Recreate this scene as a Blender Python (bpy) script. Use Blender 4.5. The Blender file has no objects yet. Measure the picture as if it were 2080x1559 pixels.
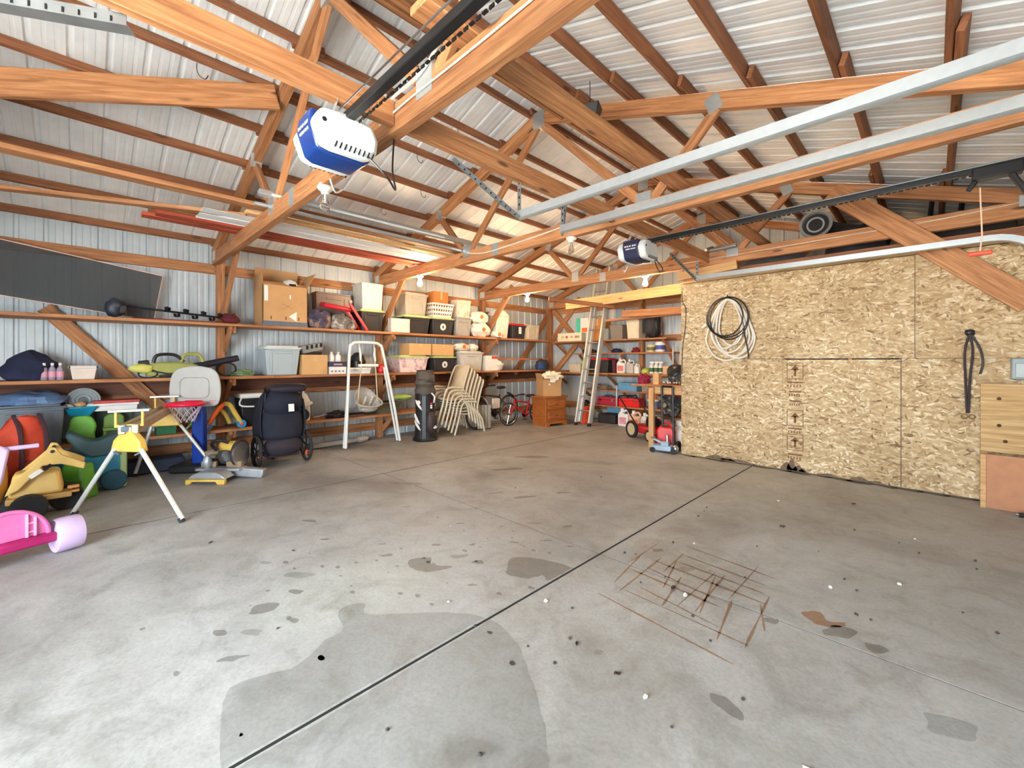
import bpy, bmesh, math, random
from mathutils import Vector, Matrix, Euler, noise as mnoise
random.seed(11)
SC = bpy.context.scene
COL = SC.collection
R = math.radians
# ------------------------------------------------------------------ camera
cam_d = bpy.data.cameras.new('camera'); cam = bpy.data.objects.new('camera', cam_d); COL.objects.link(cam)
cam.location = (0, 0, 1.4); cam.rotation_euler = (R(90), 0, R(44.66))
cam_d.sensor_fit = 'HORIZONTAL'; cam_d.sensor_width = 36.0; cam_d.lens = 865 / 2080 * 36
cam_d.shift_y = -46.5 / 2080; cam_d.clip_start = 0.05; cam_d.clip_end = 200
SC.camera = cam
# ------------------------------------------------------------------ sky and exposure
W = bpy.data.worlds.new('overcast_sky'); SC.world = W; W.use_nodes = True
bg = W.node_tree.nodes['Background']
bg.inputs['Color'].default_value = (0.82, 0.925, 1.0, 1); bg.inputs['Strength'].default_value = 13.0
SC.view_settings.view_transform = 'Standard'; SC.view_settings.look = 'None'
SC.view_settings.gamma = 1.0; SC.view_settings.use_curve_mapping = False
SC.view_settings.exposure = 1.08
BULB = 480.0
sun_d = bpy.data.lights.new('sun', 'SUN'); sun_d.energy = 170.0; sun_d.angle = R(1.0); sun_d.color = (1.0, 0.95, 0.88)
sun = bpy.data.objects.new('sun', sun_d); COL.objects.link(sun); sun.rotation_euler = (R(-38), R(12), 0)
# daylight enters by the open end of the building; the portal only guides sky sampling
def portal(loc, rot, sx, sy):
    d = bpy.data.lights.new('sky_portal', 'AREA'); d.shape = 'RECTANGLE'; d.size = sx; d.size_y = sy
    d.cycles.is_portal = True
    o = bpy.data.objects.new('sky_portal', d); COL.objects.link(o); o.location = loc; o.rotation_euler = rot
portal((-0.95, -2.62, 1.35), (R(90), 0, 0), 3.5, 2.7)
# ------------------------------------------------------------------ helpers
def lin(c): 
    c = c / 255.0
    return c / 12.92 if c <= 0.04045 else ((c + 0.055) / 1.055) ** 2.4
def rgb(c): return (lin(c[0]), lin(c[1]), lin(c[2]), 1)
class NT:
    def __init__(s, name):
        s.m = bpy.data.materials.new(name); s.m.use_nodes = True; s.t = s.m.node_tree
        s.b = s.t.nodes['Principled BSDF']
    def n(s, typ, **k):
        nd = s.t.nodes.new(typ)
        for a, v in k.items(): setattr(nd, a, v)
        return nd
    def l(s, a, b): s.t.links.new(a, b)
    def ramp(s, fac, stops, interp='LINEAR'):
        r = s.n('ShaderNodeValToRGB'); r.color_ramp.interpolation = interp
        e = r.color_ramp.elements
        while len(e) < len(stops): e.new(0.5)
        for i, (p, c) in enumerate(stops): e[i].position = p; e[i].color = c if len(c) == 4 else rgb(c)
        s.l(fac, r.inputs[0]); return r.outputs[0]
    def mix(s, fac, a, b, blend='MIX'):
        x = s.n('ShaderNodeMix', data_type='RGBA', blend_type=blend)
        for sock, v in ((x.inputs[0], fac), (x.inputs[6], a), (x.inputs[7], b)):
            if isinstance(v, bpy.types.NodeSocket): s.l(v, sock)
            else: sock.default_value = v
        return x.outputs[2]
    def math(s, op, a, b=0.0, c=0.0):
        x = s.n('ShaderNodeMath', operation=op)
        for i, v in enumerate((a, b, c)):
            if isinstance(v, bpy.types.NodeSocket): s.l(v, x.inputs[i])
            else: x.inputs[i].default_value = v
        return x.outputs[0]
    def coords(s, kind='Object', scale=(1, 1, 1), rot=(0, 0, 0)):
        tc = s.n('ShaderNodeTexCoord'); mp = s.n('ShaderNodeMapping')
        mp.inputs['Scale'].default_value = scale; mp.inputs['Rotation'].default_value = rot
        s.l(tc.outputs[kind], mp.inputs[0]); return mp.outputs[0]
    def noise(s, vec, scale=5, detail=3, rough=0.5, dist=0.0):
        x = s.n('ShaderNodeTexNoise'); s.l(vec, x.inputs['Vector'])
        x.inputs['Scale'].default_value = scale; x.inputs['Detail'].default_value = detail
        x.inputs['Roughness'].default_value = rough; x.inputs['Distortion'].default_value = dist
        return x.outputs[0]
    def bump(s, h, strength=0.2, dist=0.01):
        x = s.n('ShaderNodeBump'); x.inputs['Strength'].default_value = strength; x.inputs['Distance'].default_value = dist
        s.l(h, x.inputs['Height']); s.l(x.outputs[0], s.b.inputs['Normal'])
    def done(s, col, rough=0.5, metal=0.0):
        if isinstance(col, bpy.types.NodeSocket): s.l(col, s.b.inputs['Base Color'])
        else: s.b.inputs['Base Color'].default_value = col
        if isinstance(rough, bpy.types.NodeSocket): s.l(rough, s.b.inputs['Roughness'])
        else: s.b.inputs['Roughness'].default_value = rough
        s.b.inputs['Metallic'].default_value = metal
        return s.m
MATS = {}
def plain(name, c, rough=0.5, metal=0.0, var=0.12, scale=9.0, bump=0.0):
    k = (name,)
    if k in MATS: return MATS[k]
    t = NT(name); v = t.coords('Object'); nz = t.noise(v, scale, 4)
    col = rgb(c); d = tuple(x * (1 - var) for x in col[:3]) + (1,); u = tuple(min(1, x * (1 + var)) for x in col[:3]) + (1,)
    if bump: t.bump(t.noise(v, scale * 6, 2), bump, 0.004)
    MATS[k] = t.done(t.ramp(nz, [(0.3, d), (0.7, u)]), rough, metal); return MATS[k]
def wood(name, dark, mid, light, rough=0.7, val=0.25, knots=True):
    k = (name,)
    if k in MATS: return MATS[k]
    t = NT(name)
    oi = t.n('ShaderNodeObjectInfo')
    tc = t.n('ShaderNodeTexCoord'); add = t.n('ShaderNodeVectorMath', operation='ADD')
    mul = t.n('ShaderNodeVectorMath', operation='SCALE'); mul.inputs[0].default_value = (37, 11, 23)
    t.l(oi.outputs['Random'], mul.inputs['Scale']); t.l(tc.outputs['Object'], add.inputs[0]); t.l(mul.outputs[0], add.inputs[1])
    mp = t.n('ShaderNodeMapping'); mp.inputs['Scale'].default_value = (0.9, 16, 16); t.l(add.outputs[0], mp.inputs[0])
    g = t.noise(mp.outputs[0], 2.2, 5, 0.6, 0.8)
    col = t.ramp(g, [(0.28, dark), (0.5, mid), (0.74, light)])
    if knots:
        mk = t.n('ShaderNodeMapping'); mk.inputs['Scale'].default_value = (1.6, 6, 6); t.l(add.outputs[0], mk.inputs[0])
        vo = t.n('ShaderNodeTexVoronoi'); t.l(mk.outputs[0], vo.inputs['Vector']); vo.inputs['Scale'].default_value = 1.0
        kf = t.ramp(vo.outputs['Distance'], [(0.06, (0.9, 0.9, 0.9, 1)), (0.13, (0, 0, 0, 1))])
        col = t.mix(kf, col, rgb(tuple(int(x * 0.62) for x in dark)))
    hs = t.n('ShaderNodeHueSaturation')
    t.l(t.math('MULTIPLY_ADD', oi.outputs['Random'], val, 1 - val / 2), hs.inputs['Value']); t.l(col, hs.inputs['Color'])
    t.bump(g, 0.15, 0.004)
    MATS[k] = t.done(hs.outputs[0], rough); return MATS[k]
TIMBER = wood('truss_timber', (122, 76, 44), (164, 110, 68), (194, 142, 96))
PURLIN = wood('purlin_timber', (98, 56, 32), (130, 80, 48), (156, 102, 64))
SHELFW = wood('shelf_timber', (134, 84, 50), (170, 114, 72), (194, 140, 96))
PALEW = wood('pale_lumber', (176, 128, 78), (198, 154, 102), (214, 178, 128), val=0.12)
REDW = wood('red_stained_lumber', (120, 40, 24), (160, 62, 36), (190, 92, 56), val=0.15)
PLYW = wood('plywood_face', (150, 116, 70), (182, 146, 96), (204, 172, 124), val=0.1)
LEDGER = wood('dark_ledger_timber', (78, 44, 30), (100, 58, 40), (122, 76, 52))
OAK = wood('oak_veneer', (128, 66, 26), (164, 92, 40), (186, 116, 58), 0.45, 0.1, False)
def galv(name='galvanised_steel', c=(204, 210, 212), rough=0.3):
    if (name,) in MATS: return MATS[(name,)]
    t = NT(name); v = t.coords('Object'); nz = t.noise(v, 30, 3)
    col = rgb(c); d = tuple(x * 0.94 for x in col[:3]) + (1,)
    MATS[(name,)] = t.done(t.ramp(nz, [(0.35, d), (0.65, col)]), rough, 0.7); return MATS[(name,)]
GALV = galv()
class MB:
    def __init__(s): s.v = []; s.f = []
    def _add(s, vs, fs):
        o = len(s.v); s.v += [tuple(p) for p in vs]; s.f += [tuple(i + o for i in f) for f in fs]; return s
    def box(s, c, sz, rot=None):
        h = [x / 2 for x in sz]
        vs = [Vector((sx * h[0], sy * h[1], sz_ * h[2])) for sz_ in (-1, 1) for sy in (-1, 1) for sx in (-1, 1)]
        if rot is not None:
            m = Euler(rot).to_matrix(); vs = [m @ p for p in vs]
        c = Vector(c)
        return s._add([p + c for p in vs], [(0, 2, 3, 1), (4, 5, 7, 6), (0, 1, 5, 4), (2, 6, 7, 3), (0, 4, 6, 2), (1, 3, 7, 5)])
    def bb(s, x0, x1, y0, y1, z0, z1): return s.box(((x0 + x1) / 2, (y0 + y1) / 2, (z0 + z1) / 2), (x1 - x0, y1 - y0, z1 - z0))
    def frustum(s, c, b, t, h):
        cx, cy, cz = c
        vs = [(cx + sx * q[0] / 2, cy + sy * q[1] / 2, cz + z) for q, z in ((b, 0), (t, h)) for sy in (-1, 1) for sx in (-1, 1)]
        return s._add(vs, [(0, 2, 3, 1), (4, 5, 7, 6), (0, 1, 5, 4), (2, 6, 7, 3), (0, 4, 6, 2), (1, 3, 7, 5)])
    def bar(s, p0, p1, w, h, up=(0, 0, 1)):
        p0 = Vector(p0); p1 = Vector(p1); d = (p1 - p0).normalized(); up = Vector(up)
        sd = d.cross(up)
        if sd.length < 1e-4: sd = d.cross(Vector((1, 0, 0)))
        sd.normalize(); u = sd.cross(d)
        vs = [p + sd * a * w / 2 + u * b * h / 2 for p in (p0, p1) for b in (-1, 1) for a in (-1, 1)]
        return s._add(vs, [(0, 2, 3, 1), (4, 5, 7, 6), (0, 1, 5, 4), (2, 6, 7, 3), (0, 4, 6, 2), (1, 3, 7, 5)])
    def tube(s, pts, r, n=8, closed=False, flat=1.0):
        pts = [Vector(p) for p in pts]; N = len(pts); rings = []
        prev = None
        for i, p in enumerate(pts):
            a = pts[(i - 1) % N] if (closed or i > 0) else p
            b = pts[(i + 1) % N] if (closed or i < N - 1) else p
            d = (b - a)
            d = d.normalized() if d.length > 1e-9 else Vector((0, 0, 1))
            if prev is None:
                q = Vector((0, 0, 1)) if abs(d.z) < 0.9 else Vector((1, 0, 0))
                u = d.cross(q).normalized()
            else:
                u = prev - d * prev.dot(d)
                u = u.normalized() if u.length > 1e-6 else d.orthogonal().normalized()
            prev = u; w = d.cross(u)
            rr = r[i] if isinstance(r, (list, tuple)) else r
            rings.append([p + (u * math.cos(t) + w * math.sin(t) * flat) * rr for t in [2 * math.pi * k / n for k in range(n)]])
        vs = [q for rg in rings for q in rg]; fs = []
        for i in range(N if closed else N - 1):
            j = (i + 1) % N
            for k in range(n):
                l = (k + 1) % n; fs.append((i * n + k, i * n + l, j * n + l, j * n + k))
        if not closed: fs += [tuple(range(n))[::-1], tuple((N - 1) * n + k for k in range(n))]
        return s._add(vs, fs)
    def lathe(s, prof, n=20, M=None, cap=True):
        M = M or Matrix.Identity(4); vs = []; fs = []
        for r, z in prof:
            for k in range(n):
                a = 2 * math.pi * k / n; vs.append(M @ Vector((r * math.cos(a), r * math.sin(a), z)))
        for i in range(len(prof) - 1):
            for k in range(n):
                l = (k + 1) % n; fs.append((i * n + k, i * n + l, (i + 1) * n + l, (i + 1) * n + k))
        if cap: fs += [tuple(range(n))[::-1], tuple((len(prof) - 1) * n + k for k in range(n))]
        return s._add(vs, fs)
    def prism(s, poly, t, M=None):
        M = M or Matrix.Identity(4); n = len(poly)
        vs = [M @ Vector((x, y, z)) for z in (-t / 2, t / 2) for x, y in poly]
        fs = [tuple(range(n))[::-1], tuple(range(n, 2 * n))] + [(k, (k + 1) % n, n + (k + 1) % n, n + k) for k in range(n)]
        return s._add(vs, fs)
    def blob(s, c, r, n=14, m=9, amp=0.12, fr=3.0, seed=0, floor=None):
        c = Vector(c); vs = []; fs = []
        for i in range(m + 1):
            th = math.pi * i / m
            for k in range(n):
                ph = 2 * math.pi * k / n
                d = Vector((math.sin(th) * math.cos(ph), math.sin(th) * math.sin(ph), math.cos(th)))
                q = 1 + amp * mnoise.noise(d * fr + Vector((seed * 7.3, seed * 3.1, seed)))
                p = c + Vector((d.x * r[0], d.y * r[1], d.z * r[2])) * q
                if floor is not None: p.z = max(p.z, floor)
                vs.append(p)
        for i in range(m):
            for k in range(n):
                l = (k + 1) % n; fs.append((i * n + k, (i + 1) * n + k, (i + 1) * n + l, i * n + l))
        return s._add(vs, fs)
    def grid(s, fn, nu, nv):
        vs = [fn(i / nu, j / nv) for i in range(nu + 1) for j in range(nv + 1)]
        fs = [(i * (nv + 1) + j, (i + 1) * (nv + 1) + j, (i + 1) * (nv + 1) + j + 1, i * (nv + 1) + j + 1) for i in range(nu) for j in range(nv)]
        return s._add(vs, fs)
    def mesh(s, name, smooth=False):
        me = bpy.data.meshes.new(name); me.from_pydata(s.v, [], s.f); me.validate()
        if smooth:
            me.polygons.foreach_set('use_smooth', [True] * len(me.polygons)); me.set_sharp_from_angle(angle=R(38))
        bm = bmesh.new(); bm.from_mesh(me); bmesh.ops.recalc_face_normals(bm, faces=bm.faces); bm.to_mesh(me); bm.free()
        me.update(); return me
    def build(s, name, mat, parent=None, smooth=False, bevel=0.0, loc=None, rot=None, label=None, solid=0.0):
        me = s.mesh(name, smooth or bevel > 0); me.materials.append(mat)
        o = bpy.data.objects.new(name, me); COL.objects.link(o)
        if parent is not None: o.parent = parent
        if loc is not None: o.location = loc
        if rot is not None: o.rotation_euler = rot
        if label: o['label'] = label
        if solid:
            md = o.modifiers.new('thickness', 'SOLIDIFY'); md.thickness = solid
        if bevel:
            md = o.modifiers.new('bevel', 'BEVEL'); md.width = bevel; md.segments = 2; md.limit_method = 'ANGLE'; md.angle_limit = R(35)
        return o
def thing(name, label, cat, loc=(0, 0, 0), rz=0.0, group=None):
    o = bpy.data.objects.new(name, None); COL.objects.link(o); o.empty_display_size = 0.1
    o.location = loc; o.rotation_euler = (0, 0, rz); o['label'] = label; o['category'] = cat
    if group: o['group'] = group
    return o
def tag(o, label, cat, group=None):
    o['label'] = label; o['category'] = cat
    if group: o['group'] = group
    return o
def struct(name):
    o = bpy.data.objects.new(name, None); COL.objects.link(o); o['kind'] = 'structure'; return o
def dup(o, parent=None, label=None, group=None, loc=None, rz=None):
    c = o.copy(); COL.objects.link(c); c.parent = parent
    if label: c['label'] = label
    if group: c['group'] = group
    if loc is not None: c.location = loc
    if rz is not None: c.rotation_euler = (0, 0, rz)
    for ch in list(o.children): dup(ch, c)
    return c
def stick(name, p0, p1, w, h, mat, parent=None, up=(0, 0, 1), bevel=0.004):
    """a straight timber with its grain along local X; w across, h along up"""
    p0 = Vector(p0); p1 = Vector(p1); d = p1 - p0; L = d.length; d.normalize(); up = Vector(up)
    sd = up.cross(d)
    if sd.length < 1e-4: sd = Vector((0, 1, 0)).cross(d)
    sd.normalize(); u = d.cross(sd)
    o = MB().box((0, 0, 0), (L, w, h)).build(name, mat, parent, bevel=bevel)
    M = Matrix((d, sd, u)).transposed().to_4x4(); M.translation = (p0 + p1) / 2
    o.matrix_local = M
    return o
def arc(cx, cy, r, a0, a1, n): return [(cx + r * math.cos(R(a0 + (a1 - a0) * i / n)), cy + r * math.sin(R(a0 + (a1 - a0) * i / n))) for i in range(n + 1)]
def rrect(w, h, r, n=4, cx=0, cy=0):
    p = []
    for sx, sy, a in ((1, 1, 0), (-1, 1, 90), (-1, -1, 180), (1, -1, 270)):
        p += arc(cx + sx * (w / 2 - r), cy + sy * (h / 2 - r), r, a, a + 90, n)
    return p
def Mx(loc=(0, 0, 0), rot=(0, 0, 0)): return Matrix.Translation(Vector(loc)) @ Euler(rot).to_matrix().to_4x4()
def spline(pts, n=6, closed=False):
    P = [Vector(p) for p in pts]; N = len(P); out = []
    for i in range(N if closed else N - 1):
        p0 = P[(i - 1) % N] if closed or i else P[i]; p1 = P[i]; p2 = P[(i + 1) % N]
        p3 = P[(i + 2) % N] if closed or i + 2 < N else p2
        for k in range(n):
            t = k / n
            out.append(0.5 * ((2 * p1) + (p2 - p0) * t + (2 * p0 - 5 * p1 + 4 * p2 - p3) * t * t + (3 * p1 - p0 - 3 * p2 + p3) * t ** 3))
    if not closed: out.append(P[-1])
    return out
# ------------------------------------------------------------------ structure materials
XL, XR, YF, YB, XM = -7.4, 0.8, -2.6, 8.9, -3.3
TY = [-1.1, 1.35, 3.82, 6.36, 8.78]
SL = 0.333
def chord_top(x): return 4.35 - SL * abs(x - XM)
def concrete(name, k, tint=(1, 1, 1)):
    t = NT(name); g = t.n('ShaderNodeNewGeometry'); pos = g.outputs['Position']
    n1 = t.noise(pos, 0.55, 5, 0.6, 0.6); n2 = t.noise(pos, 3.2, 6, 0.65, 1.2); n3 = t.noise(pos, 60, 3, 0.6); n4 = t.noise(pos, 11, 6, 0.7, 2.0)
    def cc(v): return tuple(lin(min(255, x * k * y)) for x, y in zip(v, tint)) + (1,)
    a = t.ramp(n1, [(0.30, cc((132, 128, 122))), (0.5, cc((166, 163, 157))), (0.72, cc((186, 185, 180)))])
    b = t.ramp(n2, [(0.3, (0.70, 0.69, 0.67, 1)), (0.5, (0.95, 0.95, 0.95, 1)), (0.68, (1.07, 1.07, 1.07, 1))])
    c = t.mix(1.0, a, b, 'MULTIPLY')
    d = t.ramp(n4, [(0.3, (0.85, 0.83, 0.8, 1)), (0.55, (1, 1, 1, 1))])
    c = t.mix(0.8, c, d, 'MULTIPLY')
    e = t.ramp(n3, [(0.35, (0.9, 0.9, 0.9, 1)), (0.6, (1.03, 1.03, 1.03, 1))])
    c = t.mix(1.0, c, e, 'MULTIPLY')
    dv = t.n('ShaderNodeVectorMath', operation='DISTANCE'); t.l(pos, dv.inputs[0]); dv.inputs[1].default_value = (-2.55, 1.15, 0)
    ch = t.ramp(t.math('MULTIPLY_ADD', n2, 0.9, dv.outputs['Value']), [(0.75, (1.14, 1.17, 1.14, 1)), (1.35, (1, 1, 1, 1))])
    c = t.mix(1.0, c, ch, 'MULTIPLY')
    t.bump(n3, 0.08, 0.004)
    return t.done(c, t.ramp(n2, [(0.3, (0.42, 0.42, 0.42, 1)), (0.7, (0.66, 0.66, 0.66, 1))]))
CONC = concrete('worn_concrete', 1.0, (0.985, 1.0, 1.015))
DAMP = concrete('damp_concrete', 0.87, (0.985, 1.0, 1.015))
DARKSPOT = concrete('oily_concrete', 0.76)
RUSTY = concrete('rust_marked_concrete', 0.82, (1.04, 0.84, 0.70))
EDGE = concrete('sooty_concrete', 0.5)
def sheet_metal(name, c, rough=0.38, metal=0.35):
    t = NT(name); v = t.coords('Object'); nz = t.noise(v, 3.0, 5, 0.6); n2 = t.noise(v, 40, 2)
    col = rgb(c); d = tuple(x * 0.86 for x in col[:3]) + (1,)
    t.bump(nz, 0.06, 0.02)
    return t.done(t.ramp(nz, [(0.3, d), (0.65, col)]), t.math('MULTIPLY_ADD', n2, 0.15, rough - 0.07), metal)
ROOFM = sheet_metal('white_roof_sheet', (244, 245, 244), 0.45, 0.0)
WALLM = sheet_metal('grey_wall_sheet', (198, 205, 208), 0.48, 0.15)
def osb(name):
    t = NT(name); tc = t.n('ShaderNodeTexCoord'); obj = tc.outputs['Object']
    cols = []
    wob = t.n('ShaderNodeTexNoise'); t.l(obj, wob.inputs['Vector']); wob.inputs['Scale'].default_value = 9
    sub = t.n('ShaderNodeVectorMath', operation='MULTIPLY_ADD'); t.l(wob.outputs['Color'], sub.inputs[0]); sub.inputs[1].default_value = (0.018, 0.018, 0.018); t.l(obj, sub.inputs[2])
    for ang, sc in ((5, (13, 1, 52)), (24, (17, 1, 50)), (-28, (16, 1, 52)), (78, (22, 1, 46))):
        mp = t.n('ShaderNodeMapping', vector_type='TEXTURE'); mp.inputs['Rotation'].default_value = (0, R(ang), 0)
        mp.inputs['Scale'].default_value = (1 / sc[0], 1, 1 / sc[2]); t.l(sub.outputs[0], mp.inputs[0])
        vo = t.n('ShaderNodeTexVoronoi'); t.l(mp.outputs[0], vo.inputs['Vector']); vo.inputs['Scale'].default_value = 1.0
        sp = t.n('ShaderNodeSeparateColor'); t.l(vo.outputs['Color'], sp.inputs[0])
        c = t.ramp(sp.outputs[0], [(0.0, (124, 94, 62)), (0.1, (164, 134, 94)), (0.35, (184, 155, 114)), (0.65, (196, 169, 129)), (0.86, (212, 189, 152)), (1.0, (232, 217, 186))])
        cols.append((c, sp.outputs[1], vo.outputs['Distance']))
    c = cols[0][0]
    for q, th in ((1, 0.62), (2, 0.7), (3, 0.82)):
        f = t.math('GREATER_THAN', cols[q][1], th); c = t.mix(f, c, cols[q][0])
    big = t.noise(obj, 1.3, 4); c = t.mix(1.0, c, t.ramp(big, [(0.3, (0.78, 0.74, 0.68, 1)), (0.6, (1, 1, 1, 1))]), 'MULTIPLY')
    t.bump(cols[0][2], 0.05, 0.002)
    return t.done(c, 0.75)
OSBM = osb('oriented_strand_board')
PINK_INS = plain('foam_lining', (120, 70, 48), 0.9)
INK = plain('brown_ink', (118, 80, 52), 0.9, var=.3, scale=40)
SOOT = plain('soot_grime', (116, 94, 74), 0.95, var=.3, scale=30)
# ------------------------------------------------------------------ floor
floor = struct('floor')
gx = [XL - 0.1, -4.87, -1.72, XR + 0.05]; gy = [YF, 2.65, YB + 0.05]
for i in range(3):
    for j in range(2):
        g = 0.009
        MB().bb(gx[i] + g, gx[i + 1] - g, gy[j] + .004, gy[j + 1] - .004, -0.12, 0).build('slab', CONC, floor)
MB().bb(XL - 0.1, XR + 0.05, YF, YB + 0.05, -0.2, -0.002).build('joint_filler', plain('joint_dirt', (34, 32, 31), 0.95), floor)
def outline_patch(pts, mat, name='stain', z=0.0006, n=5, jit=0.0):
    p = spline([(x, y, z) for x, y in pts], n, True)
    if jit: p = [q + Vector((random.uniform(-jit, jit), random.uniform(-jit, jit), 0)) for q in p]
    m = MB(); m._add(p, [tuple(range(len(p)))]); return m.build(name, mat, floor)
outline_patch([(-1.75, 0.34), (-2.0, 0.39), (-2.14, 0.45), (-2.12, 0.58), (-2.08, 0.7), (-2.17, 0.86), (-2.19, 0.96), (-2.36, 1.01), (-2.38, 1.1), (-2.32, 1.15), (-2.22, 1.12), (-1.99, 1.37), (-1.84, 1.5), (-1.745, 1.545), (-1.742, 1.5), (-1.74, 1.2), (-1.74, .9), (-1.74, .6), (-1.74, .38)], DAMP, jit=0.003)
outline_patch([(-1.69, 1.56), (-1.47, 1.52), (-1.24, 1.38), (-1.03, 1.22), (-0.93, 1.08), (-0.9, 0.7), (-1.2, 0.2), (-1.5, 0.15), (-1.69, 0.28), (-1.70, .33), (-1.70, .6), (-1.70, .9), (-1.70, 1.2), (-1.70, 1.5)], DAMP, jit=0.006)
outline_patch([(-2.06, 2.04), (-2.13, 2.16), (-1.97, 2.29), (-1.75, 2.34), (-1.74, 2.3), (-1.74, 2.2), (-1.74, 2.12), (-1.76, 2.09), (-1.81, 2.12), (-1.85, 2.03), (-1.9, 2.0), (-1.99, 1.97)], DARKSPOT, jit=0.004)
outline_patch([(-2.62, 1.62), (-2.55, 1.75), (-2.45, 1.7), (-2.33, 1.78), (-2.38, 1.63), (-2.5, 1.57)], DARKSPOT, jit=0.006)
spots = [(-2.42, 1.9, .07, .04), (-2.25, 1.95, .05, .025), (-2.8, 1.55, .06, .025), (-3.0, 1.62, .04, .02), (-2.7, 1.9, .045, .02), (-2.5, 2.1, .03, .02), (-2.95, 1.0, .10, .045), (-2.75, .92, .06, .03), (-2.7, .72, .09, .05), (-2.5, .62, .06, .03),
         (-2.35, .5, .07, .03), (-2.62, .5, .05, .025), (-3.3, .9, .06, .02), (-2.05, 1.72, .03, .015), (-2.3, 2.35, .05, .02), (-2.6, 2.5, .04, .02), (-2.9, 2.3, .04, .015), (-3.0, 3.2, .14, .05), (-3.3, 3.1, .09, .04), (-2.8, 3.6, .1, .03),
         (-2.15, 2.55, .05, .02), (-2.45, 2.75, .08, .03), (-2.2, 2.9, .05, .02), (-1.95, 2.6, .03, .015), (-3.6, 2.2, .05, .02), (-3.9, 1.4, .1, .03), (-3.4, 1.35, .05, .02), (-4.3, 2.6, .2, .07), (-3.9, 3.9, .22, .07), (-4.2, 4.6, .3, .08),
         (-1.2, 2.85, .08, .035), (-.62, 2.62, .05, .03), (-1.45, 3.0, .05, .03), (-1.05, 2.95, .025, .02), (-0.35, 2.75, .09, .06), (-0.2, 2.72, .05, .05), (0.05, 2.35, .1, .07), (-.6, 1.85, .05, .08), (-.4, 1.5, .03, .03), (-1.15, 1.75, .03, .02)]
for k, (x, y, a, b) in enumerate(spots):
    an = random.uniform(0.5, 1.1)
    pts = []
    for i in range(9):
        th = 2 * math.pi * i / 9; q = random.uniform(0.55, 1.15)
        u, v = a * q * math.cos(th), b * q * math.sin(th)
        pts.append((x + u * math.cos(an) - v * math.sin(an), y + u * math.sin(an) + v * math.cos(an)))
    outline_patch(pts, DARKSPOT if k % 3 else DAMP)
for k in range(46):   # small drips
    x = random.gauss(-2.45, 0.45); y = random.gauss(1.55, 0.75); s = random.uniform(0.006, 0.02)
    if abs(x + 1.72) < 0.03 or y > 2.6 or y < 0.2: continue
    outline_patch([(x + s * 1.5 * math.cos(a) * random.uniform(.6, 1.2), y + s * math.sin(a) * random.uniform(.6, 1.2)) for a in [i * math.pi / 3 for i in range(6)]], DARKSPOT, n=2)
# tyre rust marks scraped across the slab
def streak(p0, p1, w, mat=RUSTY):
    p0 = Vector((*p0, 0.0011)); p1 = Vector((*p1, 0.0011)); d = (p1 - p0).normalized(); s = Vector((-d.y, d.x, 0))
    N = 8; m = MB(); vs = []
    for i in range(N + 1):
        q = p0.lerp(p1, i / N); ww = w * random.uniform(0.35, 1.0) * (0.4 if i in (0, N) else 1)
        vs += [q + s * ww / 2, q - s * ww / 2]
    m._add(vs, [(2 * i, 2 * i + 2, 2 * i + 3, 2 * i + 1) for i in range(N)])
    m.build('rust_streak', mat, floor)
for k in range(9):
    y = 2.2 + k * 0.125 + random.uniform(-.03, .03)
    a = random.uniform(-1.55, -1.25); b = random.uniform(-0.95, -0.5)
    if abs(y - 2.65) < .03: y += .05
    streak((a, y), (b, y - random.uniform(.02, .09)), random.uniform(0.012, 0.024))
for k in range(13):
    x = -1.5 + k * 0.075 + random.uniform(-.03, .03); y0 = random.uniform(2.2, 2.75); L = random.uniform(.25, .6)
    streak((x, y0), (x + random.uniform(-.1, .02), y0 + L), random.uniform(0.010, 0.022))
outline_patch([(-.52, 2.82), (-.45, 2.9), (-.4, 2.83), (-.33, 2.88), (-.36, 2.78), (-.45, 2.76)], RUSTY, jit=.006)
# grime where the partition meets the slab
for k in range(16):
    x = -2.6 + k * 0.2; outline_patch([(x - .12, 6.36), (x + .12, 6.36), (x + .09, 6.36 - random.uniform(.03, .12)), (x - .08, 6.36 - random.uniform(.02, .1))], EDGE, n=3)
# ------------------------------------------------------------------ ribbed sheet metal
def rib_profile(pitches, pitch=0.2286):
    pts = []
    for k in range(pitches):
        o = k * pitch
        pts += [(o, 0), (o + 0.012, 0.019), (o + 0.036, 0.019), (o + 0.05, 0), (o + 0.095, 0), (o + 0.103, 0.0025), (o + 0.118, 0.0025), (o + 0.126, 0), (o + 0.163, 0), (o + 0.171, 0.0025), (o + 0.186, 0.0025), (o + 0.194, 0)]
    pts.append((pitches * pitch, 0)); return pts
def ribbed(name, mat, parent, org, along, upv, out, pitches, length_fn, seg=1, o_start=None):
    org, along, upv, out = (Vector(q) for q in (org, along, upv, out)); pf = rib_profile(pitches); vs = []; fs = []
    for s, d in pf:
        L0, L1 = length_fn(s)
        vs += [org + along * s + out * d + upv * L0, org + along * s + out * d + upv * L1]
    for i in range(len(pf) - 1): fs.append((2 * i, 2 * i + 2, 2 * i + 3, 2 * i + 1))
    return MB()._add(vs, fs).build(name, mat, parent)
ceiling = struct('ceiling')
SN = Vector((SL, 0, 1)).normalized()      # normal of right slope points +x,+z
off = 0.1
LEN = math.hypot(1, SL)
PW = 0.2286 * 4
y = YF; k = 0
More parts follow.
